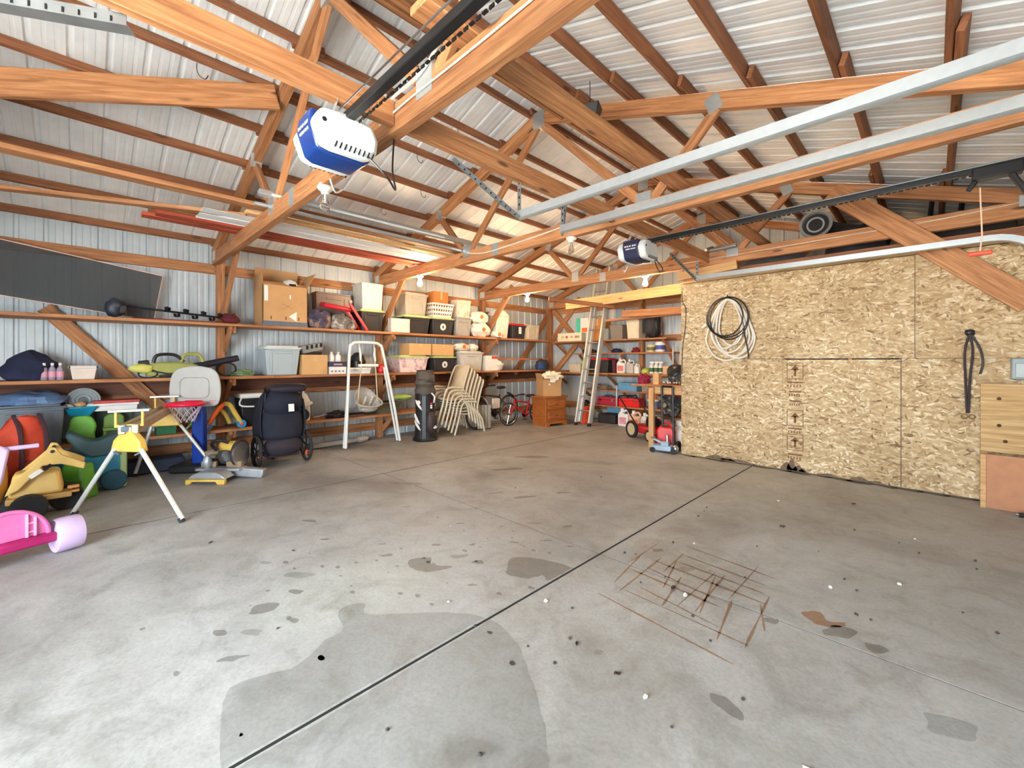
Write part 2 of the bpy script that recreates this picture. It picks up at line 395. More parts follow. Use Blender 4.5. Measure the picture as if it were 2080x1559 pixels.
while y < YB + 0.3:
    n = 4
    for sgn, nm in ((-1, 'roof_sheet'), (1, 'roof_sheet')):
        org = Vector((XM, y, 4.35 + off)); upv = Vector((sgn / LEN, 0, -SL / LEN)); out = Vector((sgn * SL / LEN, 0, 1 / LEN))
        run = (XM - XL + 0.25 if sgn < 0 else XR - XM + 0.25) * LEN
        ribbed(nm, ROOFM, ceiling, org, (0, 1, 0), upv, out, n, lambda s: (0.0, run))
    y += PW
stick('ridge_cap', (XM, YF, 4.35 + off + 0.0), (XM, YB + .3, 4.35 + off + 0.0), 0.36, 0.012, ROOFM, ceiling, bevel=0)
def zdir(x): return Vector(((-SL if x < XM else SL), 0, 1)).normalized()
PXL = [-3.42, -3.95, -4.5, -5.03, -5.58, -6.15, -6.7, -7.26]
PXR = [-3.18, -2.65, -2.1, -1.57, -1.02, -0.45, 0.1, 0.66]
bays = [(YF, TY[0]), (TY[0], TY[1]), (TY[1], TY[2]), (TY[2], TY[3]), (TY[3], TY[4])]
for x in PXL + PXR:
    nrm = zdir(x)
    for b, (a, c) in enumerate(bays):
        dx = 0.021 if b % 2 else -0.021
        lap = 0.06 if x < XM else random.choice((0.2, 0.33, 0.42))
        z = chord_top(x + dx) + 0.045 / nrm.z
        stick('purlin', (x + dx, a - lap, z), (x + dx, c + 0.2, z), 0.038, 0.088, PURLIN, ceiling, up=nrm)
# ------------------------------------------------------------------ walls
wall_left = struct('wall_left')
y = YF
while y < YB:
    ribbed('wall_sheet', WALLM, wall_left, (XL, y, 0), (0, 1, 0), (0, 0, 1), (-1, 0, 0), 4, lambda s: (0.0, 3.12)); y += PW
for z, h in ((2.72, 0.14), (0.95, 0.14), (0.2, 0.14)):
    for b, (a, c) in enumerate(bays): stick('girt', (XL + 0.02, a, z), (XL + 0.02, c, z), 0.038, h, TIMBER, wall_left)
for b, (a, c) in enumerate(bays): stick('girt', (XL + 0.03, a, 1.055), (XL + 0.03, c, 1.055), 0.038, 0.19, LEDGER, wall_left)
for yy in TY: stick('post', (XL + 0.10, yy + 0.06, 0), (XL + 0.10, yy + 0.06, 3.0), 0.09, 0.14, TIMBER, wall_left, up=(1, 0, 0))
stick('wind_brace', (XL + 0.075, -0.30, 2.02), (XL + 0.075, 1.0, 0.48), 0.04, 0.15, TIMBER, wall_left, up=(0, 0, 1))
stick('wind_brace', (XL + 0.075, 7.5, 1.1), (XL + 0.075, 8.75, 2.6), 0.04, 0.14, TIMBER, wall_left)
wall_back = struct('wall_back')
x = XL
while x < XR:
    ribbed('wall_sheet', WALLM, wall_back, (x, YB, 0), (1, 0, 0), (0, 0, 1), (0, 1, 0), 4, lambda s, x=x: (0.0, chord_top(x + s) + 0.11)); x += PW
for z in (0.3, 1.1, 1.9, 2.7):
    for a, c in ((XL, -4.7), (-4.7, -2.7)): stick('girt', (a, YB - 0.02, z), (c, YB - 0.02, z), 0.038, 0.14, TIMBER, wall_back)
for xx in (-7.32, -4.62, -2.8): stick('post', (xx, YB - 0.09, 0), (xx, YB - 0.09, 2.8), 0.09, 0.14, TIMBER, wall_back, up=(0, 1, 0))
stick('wind_brace', (-7.2, YB - 0.06, 2.75), (-6.0, YB - 0.06, 1.5), 0.04, 0.14, TIMBER, wall_back)
stick('wind_brace', (-7.25, YB - 0.06, 1.0), (-6.4, YB - 0.06, 1.85), 0.04, 0.14, TIMBER, wall_back)
wall_right = struct('wall_right')
MB().bb(XR, XR + .05, YF, YB, 0, 3.15).build('lining', WALLM, wall_right)
wall_front = struct('wall_front')
MB().bb(XL, -2.65, YF - .05, YF, 0, 2.9).build('lining', WALLM, wall_front)
MB().bb(XL, XR, YF - .05, YF, 2.65, 2.95).build('door_header', WALLM, wall_front)
m = MB(); m.prism([(XL, 2.95), (XR, 2.95), (XR, 3.05), (XM, 4.45), (XL, 3.05)], .05, Mx((0, YF - .025, 0), (R(90), 0, 0))); m.build('gable', WALLM, wall_front)
drive = MB().bb(-14, 12, YF - 26, YF - 0.02, -0.2, -0.03).build('driveway', concrete('driveway_concrete', 1.12)); drive['kind'] = 'structure'
wall_part = struct('wall_partition')
OY = 6.40
def osb_panel(x0, x1, z0, z1):
    g = 0.002; MB().bb(x0 + g, x1 - g, OY, OY + 0.012, z0 + g, z1 - g).build('osb_panel', OSBM, wall_part)
for a in ((-2.71, -1.385, 0, 1.43), (-1.385, -0.25, 0, 1.42), (-0.25, XR, 0, 1.43), (-2.71, -1.99, 1.43, 2.56), (-1.99, -0.14, 1.43, 2.56), (-0.14, XR, 1.43, 2.56)): osb_panel(*a)
MB().bb(-0.256, -0.246, OY - 0.001, OY + 0.004, 0, 1.43).build('panel_gap', SOOT, wall_part)
for yy in (OY + 0.05,):
    for xx in (-2.66, -1.99, -1.38, -0.7, -0.2, 0.5): stick('stud', (xx, yy, 0), (xx, yy, 2.55), 0.038, 0.089, TIMBER, wall_part, up=(0, 1, 0))
MB().bb(-2.715, -2.703, OY, YB - .02, 0, 2.56).build('return_panel', OSBM, wall_part)
MB().bb(-2.7, XR, OY + 0.02, YB - .03, 2.57, 2.6).build('loft_deck', PLYW, wall_part)
stick('header', (-2.7, OY + 0.06, 2.66), (XR, OY + 0.06, 2.66), 0.04, 0.11, PURLIN, wall_part)
# printed arrows and grading marks on the lower sheet
ik = MB()
def ink_rect(x0, x1, z0, z1): ik.bb(x0, x1, OY - 0.0012, OY + 0.001, z0, z1)
def arrow(x, z):
    ink_rect(x - .012, x + .012, z - .06, z + .03)
    ik._add([(x - .05, OY - .0012, z + .015), (x + .05, OY - .0012, z + .015), (x, OY - .0012, z + .075)], [(0, 1, 2)])
for z in (1.27, 0.67, 0.36):
    arrow(-1.25, z)
    for a in ((-1.34, -1.16, z + .1, z + .108), (-1.34, -1.16, z - .10, z - .092), (-1.34, -1.332, z - .1, z + .1), (-1.168, -1.16, z - .1, z + .1)): ink_rect(*a)
for z, w in ((1.12, .17), (1.0, .13), (0.88, .12), (0.53, .15), (0.2, .16)):
    ink_rect(-1.25 - w / 2, -1.25 + w / 2, z, z + .018)
    for q in range(5): ink_rect(-1.25 - w / 2 + q * w / 5, -1.25 - w / 2 + q * w / 5 + .012, z - .05, z - .02)
ik.build('grading_stamp', INK, wall_part)
def grime(pts):
    m = MB(); p = spline([(x, OY - 0.0008, z) for x, z in pts], 4, True); m._add(p, [tuple(range(len(p)))]); m.build('grime', SOOT, wall_part)
for gx0, gw, gh in ((-1.34, .07, .10), (-1.28, .06, .16), (-1.21, .07, .08), (-1.16, .05, .05), (-1.9, .2, .04), (-2.2, .15, .06), (-2.05, .1, .05), (-.6, .1, .05), (-.45, .08, .03), (-.9, .12, .03)): grime([(gx0 - gw, .002), (gx0 - gw * .5, gh * .7), (gx0 + gw * .1, gh), (gx0 + gw * .6, gh * .4), (gx0 + gw, .002)])
# ------------------------------------------------------------------ trusses
def truss(y, label, nodes=True):
    t = thing('roof_truss', label, 'truss', (0, y, 0)); th = 0.076
    stick('bottom_chord', (XL + 0.06, 0, 2.852), (XR - 0.04, 0, 2.852), th, 0.165, TIMBER, t)
    for s, xe in ((-1, XL + 0.04), (1, XR - 0.02)):
        nrm = Vector((s * SL, 0, 1)).normalized(); d = 0.07
        p = lambda x: Vector((x, 0, chord_top(x))) - nrm * d
        stick('top_chord', p(xe), Vector((XM, 0, 4.35 - d / nrm.z)), th * 0.98, 0.14, TIMBER, t, up=nrm)
    def web(a, b): stick('web', a, b, 0.04, 0.089, TIMBER, t)
    pk = (XM, 0, 4.22)
    for s in (-1, 1):
        bn = (XM + s * 1.31, 0, 2.92); tn = (XM + s * 2.0, 0, chord_top(XM + s * 2.0) - 0.12)
        web(bn, pk); web((XM + s * 1.38, 0, 2.9), tn)
        MB().box((0, 0, 0), (0.15, th + .006, 0.17)).build('nail_plate', GALV, t, loc=(XM + s * 1.33, 0, 2.93))
        MB().box((0, 0, 0), (0.12, th + .006, 0.14)).build('nail_plate', GALV, t, loc=(tn[0] + s * -0.03, 0, tn[2] + .03), rot=(0, R(-20 * s), 0))
    MB().box((0, 0, 0), (0.17, th + .006, 0.19)).build('nail_plate', GALV, t, loc=(XM, 0, 4.24))
    MB().box((0, 0, 0), (0.12, th + .008, 0.15)).build('nail_plate', GALV, t, loc=(-4.05, 0, 2.855))
    MB().box((0, 0, 0), (0.14, th + .006, 0.13)).build('nail_plate', GALV, t, loc=(XL + 0.22, 0, 2.88))
    stick('knee_brace', (XL + 0.15, 0.075, 1.95), (-6.33, 0.075, 2.98), 0.04, 0.135, TIMBER, t)
    return t
truss(TY[0], 'wooden roof truss behind the viewer, nearest the open end of the building')
truss(TY[1], 'wooden roof truss beside the nearer blue and white opener')
truss(TY[2], 'second wooden roof truss, the one running over the middle door track')
t3 = truss(TY[3], 'third wooden roof truss, resting above the strand board partition')
stick('knee_brace', (-0.86, -0.06, 3.42), (0.66, -0.06, 1.95), 0.04, 0.22, TIMBER, t3)
truss(TY[4], 'wooden end truss set against the back wall behind the ladder')
# ------------------------------------------------------------------ common small materials
WHITEP = plain('white_plastic', (226, 226, 222), 0.4, var=0.04)
BLACKP = plain('black_plastic', (30, 29, 31), 0.42)
BLACKM = plain('black_steel', (34, 34, 36), 0.38, 0.5)
RUBBER = plain('dark_rubber', (38, 36, 38), 0.8)
CHROME = plain('bright_steel', (200, 202, 206), 0.22, 1.0, var=0.05)
GREYP = plain('grey_plastic', (138, 136, 132), 0.45)
CARD = plain('corrugated_cardboard', (186, 144, 98), 0.85, var=0.07, scale=4)
CARD2 = plain('pale_cardboard', (202, 160, 108), 0.85, var=0.06, scale=4)
CARD3 = plain('orange_brown_cardboard', (190, 122, 62), 0.85, var=0.07, scale=4)
REDP = plain('red_plastic', (196, 28, 32), 0.4)
NAVYF = plain('navy_fabric', (28, 34, 62), 0.9, var=0.25, bump=0.3)
YEL = plain('yellow_paint', (222, 182, 84), 0.5)
PAPER = plain('white_paper', (232, 230, 224), 0.8, var=0.03)
# ------------------------------------------------------------------ timbers and gear overhead
def lone(name, p0, p1, w, h, mat, label, cat, up=(0, 0, 1), group=None):
    return tag(stick(name, p0, p1, w, h, mat, None, up), label, cat, group)
lone('nailer_beam', (-2.30, 0.03, 2.872), (-2.30, TY[1] - .04, 2.872), 0.05, 0.145, TIMBER, 'long beam between trusses carrying the nearer opener', 'beam')
lone('nailer_beam', (-2.30, TY[1] + .04, 2.872), (-2.30, TY[2] - .04, 2.872), 0.05, 0.145, TIMBER, 'beam between the first and second truss, ending over the middle track', 'beam')
lone('nailer_beam', (-2.30, TY[2] + .04, 2.872), (-2.30, TY[3] - .04, 2.872), 0.05, 0.145, TIMBER, 'beam between trusses carrying the farther dark opener', 'beam')
lone('lateral_brace', (-4.92, YF, 2.985), (-4.92, TY[2] + .3, 2.985), 0.14, 0.04, TIMBER, 'long flat board tying the trusses above the stored metal sheets', 'board')
lone('lateral_brace', (-1.62, TY[1] - .3, 2.985), (-1.62, TY[4], 2.985), 0.14, 0.04, TIMBER, 'long flat board tying the trusses above the far opener rail', 'board')
lone('lateral_brace', (-2.95, TY[1] - .3, 4.17), (-2.95, TY[4], 4.17), 0.04, 0.14, TIMBER, 'board under the ridge on the partition side', 'board')
lone('lateral_brace', (-2.72, TY[0], 4.02), (-2.72, TY[4], 4.02), 0.04, 0.14, TIMBER, 'second board below the ridge, running toward the back wall', 'board')
lone('diagonal_brace', (-4.36, TY[1] - .06, 3.86), (-5.32, TY[0] - .5, 3.2), 0.04, 0.22, TIMBER, 'wide slanting board crossing under the roof above the smoked sheet', 'board')
lone('diagonal_brace', (-5.25, TY[1] - .1, 2.96), (-6.2, TY[0], 2.96), 0.09, 0.04, TIMBER, 'thin slanting board behind the red boards overhead', 'board')
RED_G = None
lone('stored_board', (-5.95, 0.45, 2.955), (-5.95, 3.75, 2.955), 0.14, 0.038, REDW, 'red stained board lying on the trusses, nearest the shelves', 'board')
lone('stored_board', (-5.78, 0.55, 2.955), (-5.78, 4.0, 2.955), 0.14, 0.038, REDW, 'red stained board lying on the trusses beside the metal sheets', 'board')
lone('stored_board', (-5.86, 0.5, 2.994), (-5.86, 3.9, 2.994), 0.19, 0.036, TIMBER, 'brown plank laid on top of the red boards overhead', 'board')
lone('stored_board', (-5.08, 1.2, 2.954), (-5.08, 4.0, 2.954), 0.09, 0.038, PALEW, 'pale strip lying on the trusses beside the metal sheets', 'board')
def stored_sheet(x, w, y0, y1, z, label):
    pf = rib_profile(2); k = w / pf[-1][0]; vs = []
    for s, d in pf: vs += [(x - w / 2 + s * k, y0, z + d * .8), (x - w / 2 + s * k, y1, z + d * .8)]
    o = MB()._add(vs, [(2 * i, 2 * i + 2, 2 * i + 3, 2 * i + 1) for i in range(len(pf) - 1)]).build('metal_sheet', ROOFM, solid=0.003)
    return tag(o, label, 'metal sheet')
stored_sheet(-5.40, 0.42, 0.86, 3.95, 2.939, 'white ribbed metal sheet lying flat across the first two trusses')
stored_sheet(-5.43, 0.36, 1.25, 4.02, 2.962, 'upper white ribbed metal sheet stacked over the longer one overhead')
tag(MB().bar((-4.62, 1.2, 3.03), (-4.55, 4.15, 3.03), .08, .05).build('steel_channel', GALV, bevel=.004), 'grey steel channel lying on the trusses between the webs', 'channel')
tag(MB().tube([(-4.76, 1.2, 2.96), (-4.74, 4.1, 2.96)], .02).build('steel_pipe', GALV, smooth=True), 'slim steel pipe lying beside the channel overhead', 'pipe')
tag(MB().tube([(-4.38, 1.25, 2.95), (-4.36, 3.2, 2.95)], .014).build('white_rod', WHITEP, smooth=True), 'white rod lying on the first truss near the bulb', 'rod')
# back corner lumber rack
lone('stored_board', (-5.66, 7.4, 2.61), (-2.75, 7.4, 2.68), 0.04, 0.19, PALEW, 'pale yellow plank hung level behind the third truss', 'board')
lone('stored_board', (-5.60, 7.52, 2.55), (-2.75, 7.52, 2.62), 0.14, 0.038, TIMBER, 'brown plank hung behind the pale yellow one', 'board')
lone('stored_board', (-4.67, 8.05, 2.40), (-2.75, 8.05, 2.36), 0.04, 0.14, SHELFW, 'short orange plank above the black backpack', 'board')
lone('stored_board', (-5.2, 8.25, 2.30), (-2.75, 8.25, 2.34), 0.09, 0.05, TIMBER, 'plank nearest the back wall above the pale totes', 'board')
lone('stored_board', (-5.35, 6.44, 2.62), (-4.6, 7.6, 2.50), 0.04, 0.08, PURLIN, 'thin slanting stick under the third truss beside the ladder', 'board')
lone('stored_board', (-2.72, 6.3, 2.66), (-1.9, 6.3, 2.72), 0.05, 0.12, PALEW, 'short pale block between the partition top and the third truss', 'board')
# ------------------------------------------------------------------ overhead door gear
def track(y, x0, x1, z, label, curve=False):
    t = thing('door_track', label, 'track', (0, y, 0))
    if curve:
        path = [(x0, z), (x1, z)] + [(x1 + .38 * math.sin(R(a)), z - .38 + .38 * math.cos(R(a))) for a in range(10, 91, 10)] + [(x1 + .38, z - 1.2), (x1 + .38, 0.02)]
    else: path = [(x0, z), (x1, z)]
    m = MB(); prof = [(-.025, .028), (-.025, -.028), (-.005, -.038), (.02, -.034), (.03, -.02), (.026, -.008)]
    # C profile swept along the path in the xz plane
    th = .002
    ring = prof + [(a + (th if i in (0, 1) else 0), b + (0 if i in (0, 1) else th)) for i, (a, b) in list(enumerate(prof))[::-1]]
    n = len(ring); vs = []
    for i, (px, pz) in enumerate(path):
        a = path[max(0, i - 1)]; b = path[min(len(path) - 1, i + 1)]; dx, dz = b[0] - a[0], b[1] - a[1]; q = math.hypot(dx, dz); nx, nz = -dz / q, dx / q
        vs += [(px + nx * v, u, pz + nz * v) for u, v in ring]
    fs = [(i * n + k, i * n + (k + 1) % n, (i + 1) * n + (k + 1) % n, (i + 1) * n + k) for i in range(len(path) - 1) for k in range(n)] + [tuple(range(n)), tuple((len(path) - 1) * n + k for k in range(n))]
    m._add(vs, fs).build('rail', GALV, t, smooth=True)
    return t
PERF = plain('perforated_angle_steel', (150, 154, 156), 0.4, 0.8)
HOLE = plain('punched_hole', (24, 24, 26), 0.9)
def hanger(parent, p0, p1, w=.034):
    p0 = Vector(p0); p1 = Vector(p1); d = p1 - p0
    up = Vector((0, 1, 0))
    m = MB(); m.bar(p0, p1, w, .003, up); n = d.normalized(); s = n.cross(up).normalized()
    m.bar(p0 + s * w / 2 + up * .015, p1 + s * w / 2 + up * .015, .003, w, up)
    o = m.build('hanger', PERF, parent)
    k = int(d.length / .05); h = None
    for i in range(1, k):
        if h is None: h = MB().box((0, 0, 0), (.012, .006, .02)).build('hole', HOLE, o)
        else: h = h.copy(); COL.objects.link(h)
        h.location = p0 + d * i / k
tA = track(2.43, -2.32, 1.0, 2.55, 'galvanised door track hung between the first and second truss')
hanger(tA, (-2.32, 0, 2.52), (-2.32, 0, 2.86)); hanger(tA, (-2.30, -.02, 2.52), (-2.36, -.62, 2.80))
tB = track(2.97, -2.32, 1.0, 2.56, 'galvanised door track running along the second truss')
hanger(tB, (-2.31, 0, 2.52), (-2.31, 0, 2.80)); hanger(tB, (-2.34, .03, 2.52), (-2.34, .08, 2.80))
tC = track(5.99, -2.33, 0.38, 2.55, 'galvanised door track curving down in front of the partition', True)
hanger(tC, (-2.32, 0, 2.52), (-2.32, 0, 2.78)); hanger(tC, (-2.32, 0, 2.52), (-2.42, -.62, 2.80))
tD = track(-0.42, -1.6, 1.0, 2.62, 'galvanised door track at the corner above the viewer')
hanger(tD, (-2.34, .55, 2.785), (-2.62, .05, 2.785), .06)
OPN_W = plain('opener_white_shell', (228, 230, 228), 0.35, var=0.03)
def opener(y, label, panel, zoff=0.0):
    t = thing('door_opener', label, 'opener', (-2.42, y, 2.55 + zoff)); q = dict(rot=(0, 0, R(90)), loc=(0, 0, .02))
    prof = [(-.18, .17), (-.19, .09), (-.15, -.03), (-.11, -.05), (.11, -.05), (.15, -.02), (.16, .06), (.12, .17)]
    MB().prism(prof, .19, Mx((0, 0, 0), (R(90), 0, 0))).build('motor_housing', panel, t, bevel=.012, **q)
    for s in (-1, 1):
        pr = [(-.15, .16), (-.195, .08), (-.15, -.03), (-.09, -.042), (.11, -.04), (.16, .0), (.17, .08), (.13, .16), (0, .175)]
        sh = MB().prism(pr, .085, Mx((0, s * .128, 0), (R(90), 0, 0))).build('end_shell', OPN_W, t, bevel=.026, **q)
        for i in range(9): MB().box((-.08 + i * .026, s * .1705, -.018), (.007, .004, .036), (0, R(20), 0)).build('vent_slot', HOLE, sh)
        MB().lathe([(.012, 0), (.012, .004)], 12, Mx((-.14, s * .168, .09), (R(90), 0, 0))).build('shell_hole', HOLE, sh)
    pl = MB()
    for a in (-.062, -.035, .0, .03, .058): pl.box((-.187, a, .1), (.006, .02, .018))
    pl.box((-.183, .03, .07), (.008, .05, .012)); pl.box((-.183, -.035, .07), (.008, .06, .01))
    pl.build('name_lettering', PAPER, t, **q)
    MB().bb(-.12, .12, -.09, .05, .17, .2).build('chassis', GALV, t)
    for xx in (-.12, .08):
        for yy in (-.06, .06): MB().bar((xx, yy, .19), (xx + .06, yy, .27), .03, .003, (0, 1, 0)).build('strap', GALV, t)
    MB().tube(spline([(.16, .1, .0), (.2, .2, -.1), (.12, .3, -.12), (.05, .32, .02), (0.05, .33, .22)], 6), .006, 6).build('power_cord', BLACKP, t, smooth=True)
    MB().tube(spline([(-.15, .02, -.06), (-.22, .08, -.1), (-.26, .14, -.06)], 6), .006, 6).build('antenna_wire', WHITEP, t, smooth=True)
    L = 2.95
    MB().bar((.1, 0, .185), (.1 + L, 0, .20), .05, .045).build('rail', BLACKM, t, bevel=.006)
    c = MB(); n = 74
    for i in range(n): c.box((.15 + i * .038, .045, .165 + i * .0002), (.026, .006 if i % 2 else .014, .014 if i % 2 else .006))
    c = c.build('chain', BLACKM, t); c['kind'] = 'stuff'
    MB().tube([(.15, -.055, .2), (.1 + L, -.055, .21)], .005, 6).build('release_rod', CHROME, t)
    return t
o1 = opener(1.03, 'blue and white garage door opener hanging nearest the viewer', plain('blue_opener_panel', (14, 46, 108), 0.3))
o2 = opener(4.52, 'navy and white garage door opener hanging behind the second truss', plain('navy_opener_panel', (34, 38, 66), 0.35), .02)
tr = MB().bb(2.62, 2.86, -.05, .05, .12, .2).bar((2.8, 0, .14), (3.0, 0, -.3), .05, .03).bar((2.64, 0, .12), (2.6, 0, .06), .03, .03)
tr.build('trolley', BLACKM, o2, bevel=.006)
rp = thing('release_rope', 'pale pull rope with red handle hanging from the far opener rail', 'rope', (0.24, 4.52, 2.2))
MB().tube([(0, 0, .44), (.01, 0, .1), (0, 0, -.02)], .005, 6).build('cord', plain('pale_rope', (214, 178, 150), 0.9), rp)
MB().bb(-.06, .06, -.012, .012, -.045, -.015).build('handle', plain('red_orange_grip', (214, 60, 24), 0.5), rp, bevel=.008)
# ------------------------------------------------------------------ lamp holders
def bulb_mats():
    t = NT('lit_bulb'); t.b.inputs['Emission Color'].default_value = (1.0, 0.68, 0.38, 1); t.b.inputs['Emission Strength'].default_value = BULB
    lit = t.done((1, 0.9, 0.7, 1), 0.3)
    t = NT('clear_bulb_glass'); t.b.inputs['Transmission Weight'].default_value = 1.0; t.b.inputs['IOR'].default_value = 1.15
    return lit, t.done((0.97, 0.98, 1, 1), 0.03)
LIT, CLEAR = bulb_mats()
PORC = plain('white_porcelain', (232, 228, 218), 0.25, var=0.03)
def lamp(x, y, lit, label, kind=0):
    t = thing('bare_bulb_lamp', label, 'lamp', (x, y, 2.768))
    MB().lathe([(.057, 0), (.06, -.012), (.05, -.026), (.032, -.034), (.03, -.055), (.024, -.06)], 20).build('porcelain_socket', PORC, t, smooth=True)
    MB().lathe([(.05, .0), (.05, .022)], 16).build('junction_box', GREYP, t, smooth=True)
    if lit: pr = [(.014, -.058), (.018, -.072), (.034, -.1), (.04, -.125), (.036, -.148), (.022, -.165), (.004, -.17)]
    else: pr = [(.014, -.058), (.016, -.075), (.022, -.1), (.034, -.135), (.038, -.15), (.033, -.17), (.02, -.182), (.004, -.186)]
    MB().lathe(pr, 18).build('bulb', LIT if lit else CLEAR, t, smooth=True)
    if not lit: MB().lathe([(.008, -.06), (.006, -.1), (.003, -.13)], 8).build('filament_stem', WHITEP, t, smooth=True)
    return t
lamp(-3.40, 1.35, False, 'unlit clear bulb in a white socket under the blue opener')
lamp(-2.85, 3.82, False, 'unlit clear bulb under the second truss beside the far opener')
lamp(-5.85, 3.82, True, 'glowing bulb under the second truss above the grey totes')
lamp(-5.85, 6.36, True, 'glowing bulb under the third truss near the red lidded tote')
lamp(-3.28, 6.36, True, 'glowing bulb under the third truss beside the partition')
# ------------------------------------------------------------------ cables
def cable(pts, r, mat, label, n=6, cat='cable'): return tag(MB().tube(spline(pts, n), r, 6).build('cable', mat, smooth=True), label, cat)
CREAM = plain('cream_cable_sheath', (232, 222, 204), 0.5)
cable([(-2.42, 1.30, 2.86), (-2.3, 1.295, 2.95), (-2.0, 1.295, 2.96), (-1.82, 1.30, 3.05), (-1.78, 1.30, 3.18), (-1.72, 1.30, 3.14)], .009, CREAM, 'white cable looping up at the first truss')
cable([(-2.44, 1.30, 2.86), (-2.1, 1.303, 2.88), (-1.5, 1.303, 2.88), (-.4, 1.303, 2.9), (.7, 1.303, 2.9)], .006, CREAM, 'thin white cable stapled along the first truss')
cable([(-4.6, 3.776, 2.9), (-4.2, 3.776, 2.84), (-3.4, 3.776, 2.87), (-2.4, 3.776, 2.92), (-1, 3.776, 2.9), (.7, 3.776, 2.92)], .009, CREAM, 'white cable stapled along the second truss')
cable([(-2.7, 6.31, 2.85), (-2.0, 6.315, 2.86), (-1.0, 6.315, 2.87), (0, 6.315, 2.88), (.74, 6.315, 2.93)], .006, CREAM, 'white cable stapled along the third truss')
cable([(-2.70, 6.385, 2.45), (-2.69, 6.385, 2.3), (-2.64, 6.388, 2.18), (-2.65, 6.39, 1.9), (-2.69, 6.39, 1.6), (-2.70, 6.39, 1.2)], .006, BLACKP, 'thin black cable down the partition corner')
HOOK = plain('rusty_hook_wire', (110, 74, 52), 0.6, 0.6)
hook_o = None
for i, (x, y) in enumerate(((-3.95, 2.2), (-4.5, 2.9), (-5.03, 3.3), (-3.95, 3.1), (-5.58, 3.0), (-4.5, 0.7))):
    z = chord_top(x) + .01
    if hook_o is None:
        hook_o = MB().tube(spline([(0, 0, 0), (0, 0, -.06), (0, .02, -.1), (0, .06, -.11), (0, .08, -.07)], 5), .004, 6).build('wire_hook', HOOK, smooth=True)
        hook_o.location = (x, y, z); tag(hook_o, 'small wire hook screwed into a roof purlin', 'hook', 'wire hooks in the purlins')
    else:
        c = hook_o.copy(); COL.objects.link(c); c.location = (x, y, z)
sp = thing('corner_speaker', 'small dark speaker box hung under the ridge boards', 'speaker', (-2.25, 3.3, 3.68), R(20))
MB().frustum((0, 0, -.06), (.14, .1), (.2, .16), .12).build('cabinet', BLACKP, sp, bevel=.008)
MB().tube([(0, 0, .06), (0, 0, .3)], .004, 5).build('hanging_wire', BLACKP, sp)
# things kept in the loft over the partition
DUCT = plain('dark_duct_fabric', (44, 44, 48), 0.75, var=0.3)
dt = thing('duct_coil', 'dark coiled duct with pale ringed end in the loft', 'duct', (-1.10, 6.9, 2.935))
MB().tube(spline([(0, -.05, .27), (.02, .3, .26), (.3, .6, .2), (.7, .7, .15)], 6), .15, 16).build('duct_body', DUCT, dt, smooth=True)
MB().lathe([(.17, 0), (.185, .02), (.185, .05), (.15, .05), (.14, .0)], 24, Mx((0, -.05, .27), (R(90), 0, 0)), False).build('end_ring', GREYP, dt, smooth=True)
MB().lathe([(.09, 0), (.1, .02), (.1, .04), (.08, .04)], 20, Mx((0, -.06, .26), (R(90), 0, 0)), False).build('inner_ring', GALV, dt, smooth=True)
tp = MB().blob((-1.62, 6.85, 2.72), (.42, .3, .34), 18, 10, .3, 2.5, 3, 2.602).build('folded_tarp', DUCT, smooth=True); tag(tp, 'crumpled dark tarp in the loft beside the ringed duct', 'tarp')
tp = MB().blob((-.7, 6.95, 2.72), (.34, .28, .42), 16, 9, .2, 2, 5, 2.602).build('duffel_bag', plain('black_nylon', (26, 28, 36), .7), smooth=True); tag(tp, 'black bag in the loft behind the slanting brace', 'bag')
ob = MB().blob((-2.35, 7.3, 2.8), (.3, .2, .3), 16, 9, .15, 2, 8, 2.602).build('orange_bag', plain('orange_nylon', (206, 96, 34), .7), smooth=True); tag(ob, 'orange bundle in the loft near the partition corner', 'bag')
bx = MB().bb(-.25, .62, 6.8, 7.3, 2.602, 2.98).build('loft_box', plain('dark_box', (34, 28, 26), .8), bevel=.01); tag(bx, 'long dark box in the loft at the curved track', 'box')
for i, x in enumerate((-.02, .22, .5)):
    tl = MB().bar((x, 6.78, 3.05), (x + .02, 6.76, 3.3 - i * .05), .045, .02).bar((x - .03, 6.76, 3.28 - i * .05), (x - .03, 6.76, 3.34 - i * .05), .012, .012).bar((x + .05, 6.76, 3.28 - i * .05), (x + .05, 6.76, 3.34 - i * .05), .012, .012)
    tag(tl.build('clamp_head', BLACKM if i < 2 else REDW), ('tall forked dark clamp standing up behind the loft edge', 'short forked dark clamp beside the tall one in the loft', 'small red brown peg sticking up in the loft')[i], 'clamp')
lk = MB().tube([(-2.3, 6.26, 2.96), (-1.9, 6.27, 2.98)], .035, 10).tube([(-2.28, 6.2, 2.96), (-2.22, 6.3, 3.0)], .03, 8)
tag(lk.build('chrome_fitting', CHROME, smooth=True), 'shiny chrome fitting lying on the third truss', 'fitting')
pu = thing('door_pulley', 'grey steel door pulley at the end of the third truss', 'pulley', (.68, 6.05, 2.86))
MB().lathe([(.07, -.015), (.075, -.01), (.06, 0), (.075, .01), (.07, .015)], 20, Mx((0, 0, 0), (R(90), 0, 0))).build('wheel', GALV, pu, smooth=True)
MB().bb(-.12, .0, -.03, -.022, -.05, .05).build('bracket', GALV, pu)
